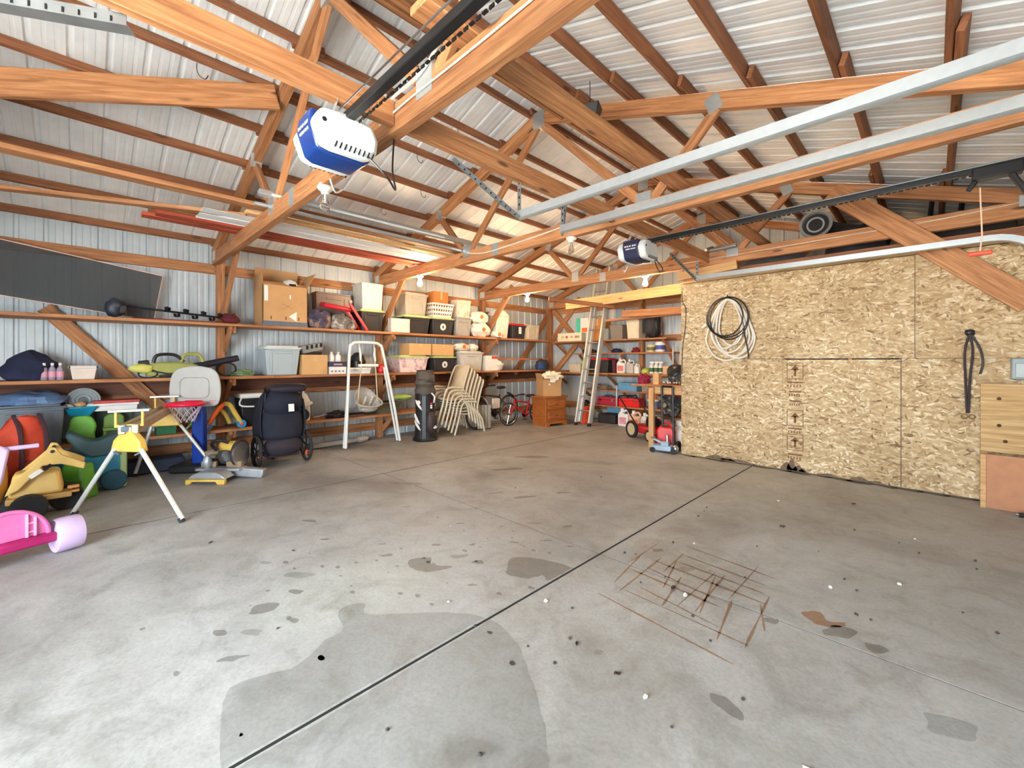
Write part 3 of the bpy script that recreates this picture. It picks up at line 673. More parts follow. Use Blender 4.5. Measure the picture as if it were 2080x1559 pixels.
# ------------------------------------------------------------------ shelving
ZU, ZL, ZW, XS = 1.918, 1.189, 0.47, -6.85
def shelf(label, z, y0, y1, breaks, xs, brs, lip=True):
    t = thing('wall_shelf', label, 'shelf', (0, 0, z))
    xw = XL + 0.02; n = 3; w = (xs - xw) / n
    ys = [y0] + breaks + [y1]
    for k in range(n):
        for i in range(len(ys) - 1):
            sh = 0 if k == n - 1 else 0.35 * (k + 1)
            a = ys[i] + (sh if i else 0); b = ys[i + 1] + (sh if i < len(ys) - 2 else 0)
            stick('plank', (xw + w * (k + .5), a + .002, -.019), (xw + w * (k + .5), b - .002, -.019), w - .004, .038, SHELFW, t)
    for yy in brs:
        stick('bracket', (xs + .03 - .05, yy, -.045), (XL + .06, yy, -.42), .04, .085, SHELFW, t)
        stick('arm', (XL + .05, yy + .045, -.085), (xs - .03, yy + .045, -.085), .038, .089, SHELFW, t)
    return t
shelf('top wooden wall shelf carrying the cardboard box and totes', ZU, -2.4, 8.38, [3.1, 5.9], XS, [1.45, 3.92, 6.46])
shelf('middle wooden wall shelf carrying the yard tools and clear totes', ZL, -2.4, 8.38, [2.0, 6.35], XS, [1.45, 3.92, 6.46])
shelf('low wooden wall shelf behind the stroller and the baby swing', ZW, -1.9, 5.2, [1.9], XS, [1.45, 3.92])
lone('loose_plank', (XS - .2, 6.4, 1.45), (XS - .2, 8.3, 1.45), .3, .035, SHELFW, 'bare plank resting above the middle shelf behind the bicycles', 'board')
# back wall shelves
def bshelf(label, z, x0, x1, dep, mat=SHELFW):
    t = thing('back_shelf', label, 'shelf', (0, 0, z)); yb = YB - .05; n = 2; w = dep / n
    for k in range(n): stick('plank', (x0, yb - w * (k + .5), -.016), (x1, yb - w * (k + .5), -.016), w - .004, .032, mat, t)
    for xx in (x0 + .1, (x0 + x1) / 2, x1 - .1): stick('bracket', (xx, yb - dep + .06, -.04), (xx, yb + .0, -.3), .035, .06, mat, t)
    return t
bshelf('top shelf on the back wall under the black backpack', 1.885, -6.85, -3.85, .5)
bshelf('narrow shelf on the back wall holding small tins', 1.59, -6.2, -3.75, .42)
bshelf('shelf on the back wall holding the white jugs', 1.13, -6.85, -3.7, .5)
bshelf('shelf on the back wall holding the blue bin', .745, -6.0, -3.75, .48)
bshelf('lowest shelf on the back wall holding the red toolboxes', .40, -5.75, -3.8, .5)
lone('shelf_upright', (-4.98, 8.34, .37), (-4.98, 8.34, .86), .03, .03, GALV, 'thin metal upright beside the blue bin', 'upright')
lone('shelf_upright', (-3.74, 8.42, 1.13), (-3.74, 8.42, 1.72), .025, .025, GALV, 'thin metal upright at the end of the tin shelf', 'upright')
# ------------------------------------------------------------------ containers
def col(name, c, rough=.42, var=.08): return plain(name, c, rough, var=var)
def tote(label, loc, w, d, h, rz, body, lid=None, rim=True, panel=True, taper=.86, cat='tote', sticker=None, name='storage_tote', inside=None):
    t = thing(name, label, cat, loc, rz)
    bh = h - (.035 if lid else 0)
    wt, dt_ = w - .035, d - .035
    m = MB()
    if lid: m.frustum((0, 0, 0), (wt * taper, dt_ * taper), (wt, dt_), bh)
    else:
        b = (wt * taper, dt_ * taper); o = len(m.v)
        vs = [(sx * q[0] / 2, sy * q[1] / 2, z) for q, z in ((b, 0), ((wt, dt_), bh), ((wt - .012, dt_ - .012), bh), ((b[0] - .012, b[1] - .012), .012)) for sx, sy in ((-1, -1), (1, -1), (1, 1), (-1, 1))]
        fs = [(3, 2, 1, 0), (12, 13, 14, 15)] + [(a * 4 + k, a * 4 + (k + 1) % 4, a * 4 + 4 + (k + 1) % 4, a * 4 + 4 + k) for a in range(3) for k in range(4)]
        m._add(vs, fs)
    bo = m.build('tub', body, t, bevel=.012)
    if rim:
        r = MB(); z = bh - .02
        for s in (-1, 1):
            r.bb(-wt / 2 - .012, wt / 2 + .012, s * dt_ / 2 - .01, s * dt_ / 2 + .012, z - .012, z + .016)
            r.bb(s * wt / 2 - .01, s * wt / 2 + .012, -dt_ / 2 - .01, dt_ / 2 + .01, z - .012, z + .016)
        r.build('rim', body, t, bevel=.004)
    if panel:
        g = MB(); a = math.atan2(dt_ * (1 - taper) / 2, bh)
        for x in (-.3, .3): g.box((x * w, -dt_ * (1 + taper) / 4 - .002, bh * .47), (.03, .012, bh * .78), (a, 0, 0))
        g.box((0, -dt_ * .985 / 2 - .006, bh * .84), (w * .42, .02, .03), (a, 0, 0)); g.build('handle_ribs', body, t, bevel=.004)
    if lid:
        l = MB().bb(-w / 2, w / 2, -d / 2, d / 2, bh - .012, bh + .012).bb(-w * .42, w * .42, -d * .42, d * .42, bh + .01, bh + .035)
        l.build('lid', lid, t, bevel=.008)
    if sticker:
        a = math.atan2(dt_ * (1 - taper) / 2, bh)
        MB().lathe([(sticker, 0), (sticker, .003)], 14, Mx((0, -dt_ * (1 + taper) / 4 - .004, bh * .5), (R(90) + a, 0, 0))).build('sticker', PAPER, t)
        MB().prism([(-.012, -.03), (.015, -.03), (.015, .005), (.0, .03), (-.02, .01)], .002, Mx((0, -dt_ * (1 + taper) / 4 - .009, bh * .5), (R(90) + a, 0, 0))).build('sticker_print', BLACKP, t)
    return t
H90 = R(90)
def LW(y0, y1, xf, dep, z): return dict(loc=(xf - dep / 2, (y0 + y1) / 2, z), w=y1 - y0, d=dep, rz=H90)
def carton(label, loc, w, d, h, rz, mat=CARD, flaps=None, tape=True, name='cardboard_box', cat='box'):
    t = thing(name, label, cat, loc, rz)
    if flaps is None: MB().bb(-w / 2, w / 2, -d / 2, d / 2, 0, h).build('carton', mat, t, bevel=.004)
    else:
        m = MB(); th = .008
        m.bb(-w / 2, w / 2, -d / 2, d / 2, 0, th)
        for s in (-1, 1): m.bb(-w / 2, w / 2, s * (d / 2 - th / 2) - th / 2, s * (d / 2 - th / 2) + th / 2, 0, h); m.bb(s * (w / 2 - th / 2) - th / 2, s * (w / 2 - th / 2) + th / 2, -d / 2, d / 2, 0, h)
        m.build('carton', mat, t)
        for side, ang, ln in flaps:
            f = MB()
            if side in 'fb':
                s = -1 if side == 'f' else 1; f.box((0, 0, ln / 2), (w - .01, .006, ln)); f.build('flap', mat, t, loc=(0, s * (d / 2 - .006), h), rot=(R(-s * ang), 0, 0))
            else:
                s = -1 if side == 'l' else 1; f.box((0, 0, ln / 2), (.006, d - .01, ln)); f.build('flap', mat, t, loc=(s * (w / 2 - .006), 0, h), rot=(0, R(s * ang), 0))
    if tape: MB().bb(-.025, .025, -d / 2 - .0015, -d / 2 + .001, h * .68, h * .98).build('tape', plain('parcel_tape', (202, 168, 118), .3), t)
    return t
def bottle(label, loc, h, r, mat, capmat, rz=0, group=None, cat='bottle', spray=False, labmat=None):
    t = thing('spray_bottle' if spray else 'bottle', label, cat, loc, rz, group)
    MB().lathe([(r * .9, 0), (r, .01), (r, h * .55), (r * .85, h * .68), (r * .36, h * .8), (r * .34, h * .86)], 16).build('body', mat, t, smooth=True)
    if spray: MB().box((0, -.01, h * .93), (.03, .09, .035)).box((0, -.03, h * .86), (.012, .014, .06), (R(-20), 0, 0)).build('trigger', capmat, t, bevel=.006)
    else: MB().lathe([(r * .42, h * .86), (r * .42, h)], 14).build('cap', capmat, t, smooth=True)
    if labmat: MB().lathe([(r * 1.01, h * .18), (r * 1.012, h * .5)], 16, None, False).build('wrap_label', labmat, t, smooth=True)
    return t
def jug(label, loc, w, d, h, mat, rz=0, labmat=None, capmat=None, group=None, cat='jug'):
    t = thing('handled_jug', label, cat, loc, rz, group)
    # body outline in xz with a handle hole, extruded in y
    m = MB(); pr = [(-w / 2, 0), (w / 2, 0), (w / 2, h * .62), (w * .46, h * .7), (-w * .05, h * .7), (-w * .1, h * .84), (-w * .32, h * .84), (-w / 2, h * .66)]
    m.prism(pr, d, Mx((0, 0, 0), (R(90), 0, 0))); m.build('body', mat, t, bevel=min(w, d) * .14)
    MB().tube(spline([(w * .40, 0, h * .62), (w * .42, 0, h * .8), (w * .2, 0, h * .9), (-w * .12, 0, h * .82)], 5), w * .085, 8).build('handle', mat, t, smooth=True)
    MB().lathe([(w * .15, h * .83), (w * .15, h)], 14, Mx((-w * .21, 0, 0))).build('cap', capmat or WHITEP, t, smooth=True)
    if labmat: MB().bb(-w * .36, w * .36, -d / 2 - .002, -d / 2 + .002, h * .14, h * .52).build('front_label', labmat, t)
    return t
CLEARP = None
def clear_plastic(name, c, a=.55):
    t = NT(name); t.b.inputs['Transmission Weight'].default_value = a; t.b.inputs['IOR'].default_value = 1.2
    return t.done(rgb(c), .25)
BLKT = col('black_tote_plastic', (46, 44, 46)); GRNLID = col('pale_green_lid', (196, 206, 134)); WHT = col('white_tote_plastic', (216, 212, 200)); GRT = col('warm_grey_tote', (170, 162, 148))
BEIGE = col('beige_tote_plastic', (204, 192, 168)); BROWNT = col('brown_tote_plastic', (112, 92, 84)); BLUEGREY = col('blue_grey_tote', (176, 192, 200), .3)
# ------------------------------------------------------------------ top shelf, from the near end
SMK = NT('smoked_acrylic'); SMK.b.inputs['Transmission Weight'].default_value = .78; SMK.b.inputs['IOR'].default_value = 1.1
SMK = SMK.done(rgb((140, 142, 144)), .06)
sm = thing('smoked_sheet', 'large dark smoked acrylic sheet tilted against the wall above the top shelf', 'sheet', (-7.19, .66, ZU))
PKE = plain('painted_lit_edge', (232, 190, 170), .4); q = dict(rot=(R(-8.6), 0, 0))
MB().bb(-.004, .004, -2.3, 0, .006, .6).build('pane', SMK, sm, **q)
MB().bb(-.006, .006, -2.3, 0, .6, .61).bb(-.006, .006, 0, .006, 0, .605).bb(-.006, .006, -2.3, 0, 0, .008).build('lit_edge_strip', PKE, sm, **q)  # light caught in the acrylic edges, painted as pale pinkish strips
ag = thing('ice_auger', 'black auger with a boxy head and screw blades lying on the top shelf', 'auger', (-6.95, .28, ZU))
MB().blob((0, 0, .12), (.10, .09, .115), 14, 9, .25, 2.2, 4, .002).build('motor_head', plain('dark_navy_plastic', (38, 42, 56), .5), ag, smooth=True)
MB().box((.02, .07, .1), (.14, .06, .1)).build('battery_block', BLACKP, ag, bevel=.012)
MB().tube([(0, .05, .15), (0, 1.16, .07)], .013, 8).build('shaft', BLACKM, ag, smooth=True)
bl = MB()
for i in range(22):
    f = i / 21; y = .45 + f * .66; a = i * 1.05; cz = .145 - .075 * (y - .05) / 1.11
    bl.box((.04 * math.cos(a), y, cz + .04 * math.sin(a)), (.05, .035, .006), (R(25), a, 0))
bl.build('screw_blade', BLACKM, ag)
MB().blob((0, 1.18, .07), (.07, .12, .07), 12, 8, .5, 4, 2, .002).build('cutter_end', plain('dark_red_tool', (92, 26, 34), .5), ag, smooth=True)
tag(MB().bb(-7.2, -7.1, .45, 1.35, ZU + .002, ZU + .03).build('red_case', plain('flat_red_case', (142, 38, 32), .6), bevel=.006), 'flat red case lying under the auger on the top shelf', 'case')
bigbox = carton('big open cardboard box with printed arrow on the top shelf', (-7.1, 2.15, ZU), .62, .46, .6, H90, CARD, [('f', -60, .12), ('b', -8, .3), ('l', 6, .16), ('r', 28, .28)], False)
MB().prism([(-.06, 0), (.05, .075), (.05, -.075)], .002, Mx((.1, -.2315, .15), (R(90), 0, 0))).box((.06, -.2315, .44), (.02, .002, .06)).build('printed_arrow', PAPER, bigbox)
MB().bb(-.29, -.24, -.2335, -.231, .36, .58).build('shipping_label', PAPER, bigbox)
MB().bb(-.31, .31, -.2322, -.2302, .0, .07).build('printed_band', plain('blue_grey_print', (92, 102, 116), .8), bigbox)
pn = MB()
for x in (-.2, .0, .18): pn.box((x, -.2318, .12), (.02, .001, .05))
pn.box((.02, -.2318, .3), (.16, .001, .004), (0, R(25), 0)); pn.box((0, -.2318, .28), (.14, .001, .004), (0, R(-35), 0)); pn.build('printed_marks', plain('faded_ink', (120, 84, 52), .9), bigbox)
hm = thing('white_helmet', 'white helmet peeking out of the big cardboard box', 'helmet', (-7.02, 2.25, ZU + .5))
MB().lathe([(.13, 0), (.135, .06), (.12, .14), (.08, .2), (.02, .225)], 18).build('shell', WHITEP, hm, smooth=True)
MB().box((.12, .0, .13), (.05, .09, .03)).build('vent', HOLE, hm, bevel=.008)
MB().bb(-.1, .1, -.1, .1, -.48, .0).build('padding', CARD, hm)
def pile(label, c, r, z, mat, seed, name='clothes_pile', cat='clothes', amp=.45, fr=2.6):
    o = MB().blob((0, 0, r[2] * .55), r, 26, 16, amp, fr, seed, 0.0).build(name, mat, smooth=True); o.location = (c[0], c[1], z)
    return tag(o, label, cat)
def patchy(name, a, b, c, scale=6):
    t = NT(name); v = t.coords('Object'); nz = t.noise(v, scale, 2, .5)
    return t.done(t.ramp(nz, [(.32, a), (.46, b), (.54, b), (.68, c)]), .9)
pile('heap of navy patterned clothes in front of the big cardboard box', (-6.96, 2.66), (.1, .18, .19), ZU, patchy('navy_print_cloth', (36, 38, 66), (66, 62, 84), (150, 120, 96), 9), 1)
pile('grey camouflage bag beside the navy clothes', (-6.97, 3.06), (.1, .2, .16), ZU, patchy('grey_camo_cloth', (58, 56, 56), (104, 100, 96), (186, 180, 172), 8), 2, 'camouflage_bag', 'bag')
rt_ = thing('red_folding_frame', 'red padded folding frame leaning over the clothes on the top shelf', 'frame', (-6.96, 2.98, ZU))
MB().box((-.02, -.04, .37), (.24, .46, .07), (R(-6), R(12), 0)).build('padded_seat', plain('red_vinyl', (186, 24, 44), .4), rt_, bevel=.03)
MB().bar((.1, .14, .44), (.16, .42, .0), .045, .03, (1, 0, 0)).build('leg', plain('bright_red_bar', (214, 34, 52), .4), rt_, bevel=.008)
MB().bar((-.12, .14, .42), (-.1, .42, .0), .045, .03, (1, 0, 0)).build('leg', plain('bright_red_bar', (214, 34, 52), .4), rt_, bevel=.008)
MB().lathe([(.03, -.015), (.03, .015)], 14, Mx((.13, .14, .46), (0, R(90), 0))).build('wheel', GREYP, rt_, smooth=True)
tote('tall brown tote standing at the wall behind the red frame', (-7.24, 2.98, ZU), .62, .24, .62, H90, BROWNT, None, taper=.9)
tote('black tote with pale green lid under the white tote', loc=(-7.12, 3.57, ZU), w=.46, d=.4, rz=H90, h=.385, body=BLKT, lid=GRNLID)
tote('tall white tote stacked on the green lidded black tote', loc=(-7.12, 3.57, ZU + .386), w=.43, d=.4, h=.45, rz=H90, body=WHT, taper=.9)
tote('black tote under the grey tote, with a wide green lid', loc=(-7.13, 4.47, ZU), w=.60, d=.46, h=.35, rz=H90, body=BLKT, lid=GRNLID)
tote('grey tote with latches stacked above the small white carton', loc=(-7.13, 4.45, ZU + .351), w=.52, d=.44, h=.42, rz=H90, body=GRT, lid=col('light_grey_lid', (188, 182, 168)))
carton('small white printed carton at the shelf edge below the grey tote', (-6.90, 4.06, ZU), .38, .12, .25, H90, plain('white_printed_carton', (216, 204, 196), .7, var=.15, scale=16), None, False)
tote('black tote with owl sticker on the top shelf', loc=(-7.13, 5.06, ZU), w=.55, d=.46, h=.355, rz=H90, body=BLKT, lid=GRNLID, sticker=.07)
def basket(label, loc, w, d, h, rz):
    t = thing('laundry_basket', label, 'basket', loc, rz); m = MB(); tp = .82
    for s in (-1, 1):
        for a in range(9):
            f = -.5 + a / 8; m.bar((f * w * tp, s * d * tp / 2, 0), (f * w, s * d / 2, h), .022, .006, (0, 1, 0))
        for a in range(7):
            f = -.5 + a / 6; m.bar((s * w * tp / 2, f * d * tp, 0), (s * w / 2, f * d, h), .022, .006, (1, 0, 0))
        for z in (.05, .36, .7): 
            k = tp + (1 - tp) * z; m.bb(-w * k / 2, w * k / 2, s * d * k / 2 - .004, s * d * k / 2 + .004, z * h - .02, z * h + .025); m.bb(s * w * k / 2 - .004, s * w * k / 2 + .004, -d * k / 2, d * k / 2, z * h - .02, z * h + .025)
    m.bb(-w * tp / 2, w * tp / 2, -d * tp / 2, d * tp / 2, 0, .01); m.build('lattice', WHITEP, t)
    r = MB()
    for s in (-1, 1): r.bb(-w / 2 - .02, w / 2 + .02, s * d / 2 - .015, s * d / 2 + .015, h - .015, h + .02); r.bb(s * w / 2 - .015, s * w / 2 + .015, -d / 2, d / 2, h - .015, h + .02)
    r.build('rim', WHITEP, t, bevel=.008); return t
basket('white lattice laundry basket on the owl stickered tote', (-7.13, 5.06, ZU + .356), .5, .42, .25, H90)
carton('orange brown cardboard box sitting in the laundry basket', (-7.15, 5.08, ZU + .37), .34, .28, .5, H90, CARD3)
tote('grey tote with dark latches beside the white bags', loc=(-7.13, 5.60, ZU), w=.44, d=.42, h=.39, rz=H90, body=col('mid_grey_tote', (160, 156, 150)), lid=GREYP)
tote('pale tote with clothes showing, stacked on the latched grey tote', loc=(-7.13, 5.62, ZU + .391), w=.40, d=.38, h=.36, rz=H90, body=patchy('pale_tote_with_clothes', (214, 196, 176), (226, 212, 196), (206, 168, 140), 5))
BAGM = plain('white_bag_film', (228, 220, 208), .45, var=.06, bump=.4); ORG = plain('orange_logo_ink', (226, 112, 40), .6)
def bag(label, c, r, z, seed, logo=True):
    t = thing('plastic_bag', label, 'bag', (c[0], c[1], z))
    MB().blob((0, 0, r[2] * .9), r, 22, 14, .28, 2.4, seed, 0.0).build('film', BAGM, t, smooth=True)
    if logo: MB().lathe([(.045, 0), (.04, .012), (.01, .02)], 12, Mx((r[0] * 1.04, -.02, r[2] * .95), (0, R(90), 0))).build('logo', ORG, t, smooth=True)
    return t
bag('stuffed white plastic bag with orange logo on the top shelf edge', (-6.99, 6.1, ), (.13, .27, .17), ZU, 3)
bag('second white plastic bag stacked on the first one', (-7.02, 6.06), (.14, .24, .14), ZU + .3, 6)
bag('limp white bag hanging over the shelf edge beside an orange tag', (-6.90, 6.5), (.11, .16, .08), ZU, 9, True)
tc = thing('trash_bin', 'tall white swing top bin on the top shelf', 'bin', (-7.1, 6.72, ZU), H90)
MB().frustum((0, 0, 0), (.34, .28), (.42, .36), .5).build('body', WHT, tc, bevel=.02)
MB().frustum((0, 0, .5), (.44, .38), (.24, .2), .15).build('hood', WHITEP, tc, bevel=.02)
tote('black tote with red lid and white tag near the corner', loc=(-7.13, 7.25, ZU), w=.5, d=.44, h=.36, rz=H90, body=BLKT, lid=REDP)
MB().bb(-6.893, -6.89, 7.2, 7.29, ZU + .12, ZU + .28).build('tag_card', PAPER, None); bpy.data.objects['tag_card'].parent = [o for o in bpy.data.objects if o.get('label') == 'black tote with red lid and white tag near the corner'][0]
_t = bpy.data.objects['tag_card']; _t.matrix_parent_inverse = Matrix.LocRotScale(_t.parent.location, _t.parent.rotation_euler, None).inverted()
tote('beige tote in the corner beside the red lidded one', loc=(-7.13, 7.74, ZU), w=.50, d=.44, h=.36, rz=H90, body=BEIGE, taper=.9)
# ------------------------------------------------------------------ middle shelf
pile('dark navy bundled tarp at the near end of the middle shelf', (-7.05, -.40), (.17, .2, .2), ZL, NAVYF, 4, 'navy_tarp', 'tarp', .3, 1.8)
BOTC = clear_plastic('clear_bottle_plastic', (206, 196, 214), .5)
b0 = None
for i in range(3):
    for j in range(2):
        lc = (-6.93 - j * .075, -.285 + i * .06, ZL)
        if b0 is None: b0 = bottle('small pink and clear drink bottle in the pack on the middle shelf', lc, .19, .03, BOTC, WHITEP, group='drink bottles in the pack', labmat=plain('pink_wrap', (214, 150, 168), .5))
        else: dup(b0, loc=lc)
tote('small milky open container beside the drink bottles', loc=(-6.99, .02, ZL), w=.26, d=.2, h=.16, rz=H90, body=col('milky_plastic', (224, 210, 196), .3), panel=False, taper=.78, name='food_container', cat='container')
LIME = plain('lime_tool_plastic', (150, 154, 78), .5)
bw = thing('leaf_blower', 'lime green leaf blower with long black tube on the middle shelf', 'leaf blower', (-6.98, .9, ZL))
m = MB().prism(spline([(-.34, .06, 0), (-.3, .17, 0), (-.1, .2, 0), (.16, .17, 0), (.2, .12, 0), (.12, .08, 0), (-.1, .05, 0), (-.28, .02, 0)], 4, True) and [(p.x, p.y) for p in spline([(-.34, .06, 0), (-.3, .17, 0), (-.1, .2, 0), (.16, .17, 0), (.2, .12, 0), (.12, .08, 0), (-.1, .05, 0), (-.28, .02, 0)], 4, True)], .13, Mx((0, 0, 0), (R(90), 0, R(90))))
m.build('fan_housing', LIME, bw, bevel=.02)
MB().tube(spline([(0, -.26, .19), (0, -.22, .285), (0, -.05, .29), (0, .05, .2)], 5), .02, 8).build('handle', BLACKP, bw, smooth=True)
MB().tube(spline([(0, .02, .2), (0, .06, .29), (0, .2, .3), (0, .25, .2)], 5), .022, 8).build('rear_grip', LIME, bw, smooth=True)
MB().tube([(0, .16, .135), (0, .3, .17), (0, .66, .255)], [.05, .045, .042], 12).build('blower_tube', plain('dark_tube_plastic', (34, 32, 42), .5), bw, smooth=True)
MB().box((0, -.35, .17), (.13, .1, .1), (R(8), 0, 0)).build('battery', BLACKP, bw, bevel=.012)
MB().bb(-.05, .05, -.2, .3, .0, .05).build('stand_foot', BLACKP, bw, bevel=.01)
ht = thing('hedge_trimmer', 'yellow green trimmer head with wire guard beside the leaf blower', 'trimmer', (-6.91, .52, ZL))
MB().blob((0, 0, .12), (.06, .12, .06), 12, 8, .3, 3, 7).build('motor_cap', plain('yellow_green_plastic', (206, 204, 106), .5), ht, smooth=True)
MB().tube([(.01 + .0 * math.cos(R(a)), .06 + .09 * math.cos(R(a)), .055 + .05 * math.sin(R(a))) for a in range(0, 360, 20)], .008, 6, True).build('wire_guard', BLACKM, ht, smooth=True)
MB().bar((0, .05, .1), (0, .38, .02), .02, .02).build('pole', BLACKP, ht)
tag(MB().tube([(-6.96 + .1 * math.cos(R(a)) * .4, 1.42 + .1 * math.cos(R(a)), ZL + .1 + .09 * math.sin(R(a))) for a in range(0, 360, 20)], .012, 6, True).build('hose_ring', BLACKP, smooth=True), 'black hose ring under the blower tube', 'hose')
pile('green corded bundle at the foot of the clear tote', (-6.95, 1.6), (.08, .14, .06), ZL, plain('dull_green_cloth', (104, 124, 84), .8), 5, 'green_bundle', 'bundle')
tote('large frosted blue grey tote on the middle shelf', loc=(-7.1, 2.12, ZL), w=.52, d=.44, h=.44, rz=H90, body=clear_plastic('frosted_tote', (196, 208, 212), .25), lid=col('frosted_white_lid', (214, 218, 214)), taper=.84)
carton('plain cardboard box supporting the tilted grey crate', (-7.07, 2.58, ZL), .39, .36, .31, H90, CARD2)
cr = thing('plastic_crate', 'tilted grey plastic crate with slots on the cardboard box', 'crate', (-7.05, 2.57, ZL + .312), H90)
m = MB(); m.frustum((0, 0, 0), (.3, .24), (.34, .28), .12); m.build('tray', GREYP, cr, bevel=.01, loc=(0, 0, .045), rot=(0, R(-12), 0))
sl = MB()
for i in range(4): sl.box((-.1 + i * .07, -.135, .11 + i * .014), (.035, .01, .06))
sl.build('slot', HOLE, cr)
MB().bb(-.14, .14, -.1, .1, 0, .05).build('dark_tray', BLACKP, cr, bevel=.01)
sb = thing('shoe_box', 'white and navy shoe box on the middle shelf', 'box', (-7.0, 2.94, ZL), H90)
MB().bb(-.14, .14, -.11, .11, 0, .12).build('base', PAPER, sb, bevel=.004); MB().bb(-.145, .145, -.115, .115, .12, .2).build('lid', plain('navy_lid', (62, 64, 82), .6), sb, bevel=.004)
MB().bb(-.07, .07, -.117, -.114, .145, .17).build('pink_lettering', plain('pink_letter', (206, 150, 170), .6), sb)
mk = MB()
for i in range(4): mk.bb(-.11 + i * .06, -.08 + i * .06, -.1115, -.109, .035, .06)
mk.build('printed_marks', plain('grey_print', (120, 120, 124), .8), sb)
for i, y in enumerate((2.88, 2.99)): bottle(('white squeeze bottle standing on the shoe box, beside the crate', 'white squeeze bottle standing on the shoe box, beside the swing')[i], (-7.0, y, ZL + .201), .16, .045, WHITEP, WHITEP)
hl = thing('black_helmet', 'black helmet behind the white swing frame', 'helmet', (-7.2, 3.42, ZL))
MB().lathe([(.12, 0), (.125, .1), (.13, .2), (.11, .29), (.06, .35), (.01, .365)], 18).build('shell', BLACKP, hl, smooth=True)
MB().lathe([(.135, .17), (.14, .2), (.13, .23)], 18, None, False).build('brim', BLACKM, hl, smooth=True)
tote('low white tray of odds and ends behind the swing', loc=(-6.95, 3.3, ZL), w=.42, d=.26, h=.1, rz=H90, body=WHITEP, panel=False, taper=.9, name='plastic_tray', cat='tray')
pile('small red toy on the middle shelf beside the swing leg', (-6.95, 3.76), (.06, .08, .1), ZL, REDP, 3, 'red_toy', 'toy', .2)
tote('clear tote of pink patterned cloth on the middle shelf', loc=(-7.1, 4.37, ZL), w=.66, d=.46, h=.32, rz=H90, body=patchy('pink_cloth_in_tote', (206, 178, 178), (226, 208, 200), (186, 146, 156), 7), lid=GRNLID, panel=False)
carton('flat cardboard box on the pink cloth tote', (-7.05, 4.5, ZL + .321), .48, .36, .22, H90, CARD2)
carton('flat cardboard box on the stickered black tote of the middle shelf', (-7.05, 5.03, ZL + .321), .5, .36, .22, H90, CARD2)
tote('black tote with owl sticker on the middle shelf', loc=(-7.1, 5.08, ZL), w=.56, d=.46, h=.32, rz=H90, body=BLKT, lid=GRNLID, sticker=.065)
tote('grey white tote heaped with bags on the middle shelf', loc=(-7.1, 5.77, ZL), w=.64, d=.46, h=.42, rz=H90, body=col('cool_white_tote', (196, 194, 188)), lid=col('cool_white_lid', (206, 204, 198)), taper=.9)
bag('rumpled white bag with orange print on the grey white tote', (-7.06, 5.6), (.15, .24, .09), ZL + .421, 11)
bag('grey rumpled bag at the back of the grey white tote', (-7.12, 5.95), (.14, .16, .1), ZL + .421, 13, False)
wb = thing('white_carton', 'tall white carton with red band behind the patio chairs', 'box', (-7.0, 6.33, ZL), H90)
MB().bb(-.18, .18, -.12, .12, 0, .33).build('carton', PAPER, wb, bevel=.004); MB().bb(.0, .18, -.1215, -.119, .26, .32).build('red_band', plain('red_band_ink', (206, 76, 56), .6), wb)
bag('round white bag behind the patio chairs', (-6.96, 6.58), (.12, .14, .12), ZL, 15, False)
pile('blue and black tool caddy at the corner of the middle shelf', (-6.9, 8.05), (.14, .2, .17), ZL, patchy('blue_black_caddy', (36, 36, 40), (52, 56, 66), (38, 84, 160), 4), 8, 'tool_caddy', 'caddy', .2)
# ------------------------------------------------------------------ toys at the near end of the shelves
PINK = plain('pink_plastic', (206, 104, 156), .4); MAG = plain('magenta_plastic', (160, 24, 90), .4); LAV = plain('lavender_plastic', (198, 174, 208), .4, var=.05)
tk = thing('pink_tricycle', 'pink toddler tricycle with lavender wheel in the near corner', 'tricycle', (-4.50, -.32, 0), R(-115))
# local x runs along the rear axle (towards the visible wheel), -y faces the viewer
def tk_wheel(x, y, r, w):
    o = MB().lathe([(r * .35, -w / 2), (r * .8, -w / 2 + .012), (r * .96, -w / 2), (r, -w / 2 + .02), (r, w / 2 - .02), (r * .96, w / 2), (r * .7, w / 2 - .012), (r * .3, w / 2)], 26, Mx((x, y, r), (0, R(90), 0))); o.build('wheel', LAV, tk, smooth=True)
tk.rotation_euler = (0, 0, R(109))
tk_wheel(.26, 0, .122, .14); tk_wheel(-.33, 0, .122, .14)
MB().bar((-.27, 0, .13), (.2, 0, .13), .11, .07).build('axle_beam', MAG, tk, bevel=.02)
hd = [(-.24, 0), (.16, 0)] + [(-.04 + .2 * math.cos(R(a)), .0 + .2 * math.sin(R(a))) for a in range(0, 181, 12)]
hd = [(-.04 + .2 * math.cos(R(a)), .2 * math.sin(R(a))) for a in range(0, 181, 10)]
MB().prism(hd, .02, Mx((0, .0, .165), (R(90), 0, 0))).build('seat_back', PINK, tk, bevel=.006)
rim = [(-.04 + .2 * math.cos(R(a)), -.015, .165 + .2 * math.sin(R(a))) for a in range(0, 181, 10)]
MB().tube(rim, .014, 8).build('seat_rim', PINK, tk, smooth=True)
for x in (-.17, -.13, .05, .09): MB().bb(x - .005, x + .005, -.03, -.005, .17, .165 + math.sqrt(max(.001, .19 ** 2 - (x + .04) ** 2))).build('seat_rib', plain('pale_pink_rib', (226, 160, 194), .4), tk)
for z in (.2, .26): 
    for x in (-.15, .07): MB().bb(x - .02, x + .02, -.025, -.01, z, z + .008).build('seat_rib', plain('pale_pink_rib', (226, 160, 194), .4), tk)
MB().tube(spline([(-.04, .05, .17), (-.06, .2, .2), (-.1, .42, .25), (-.12, .55, .33)], 5), .05, 10).build('spine', MAG, tk, smooth=True)
MB().bar((-.14, .6, .1), (-.13, .5, .52), .12, .1, (0, 1, 0)).build('fork', MAG, tk, bevel=.02)
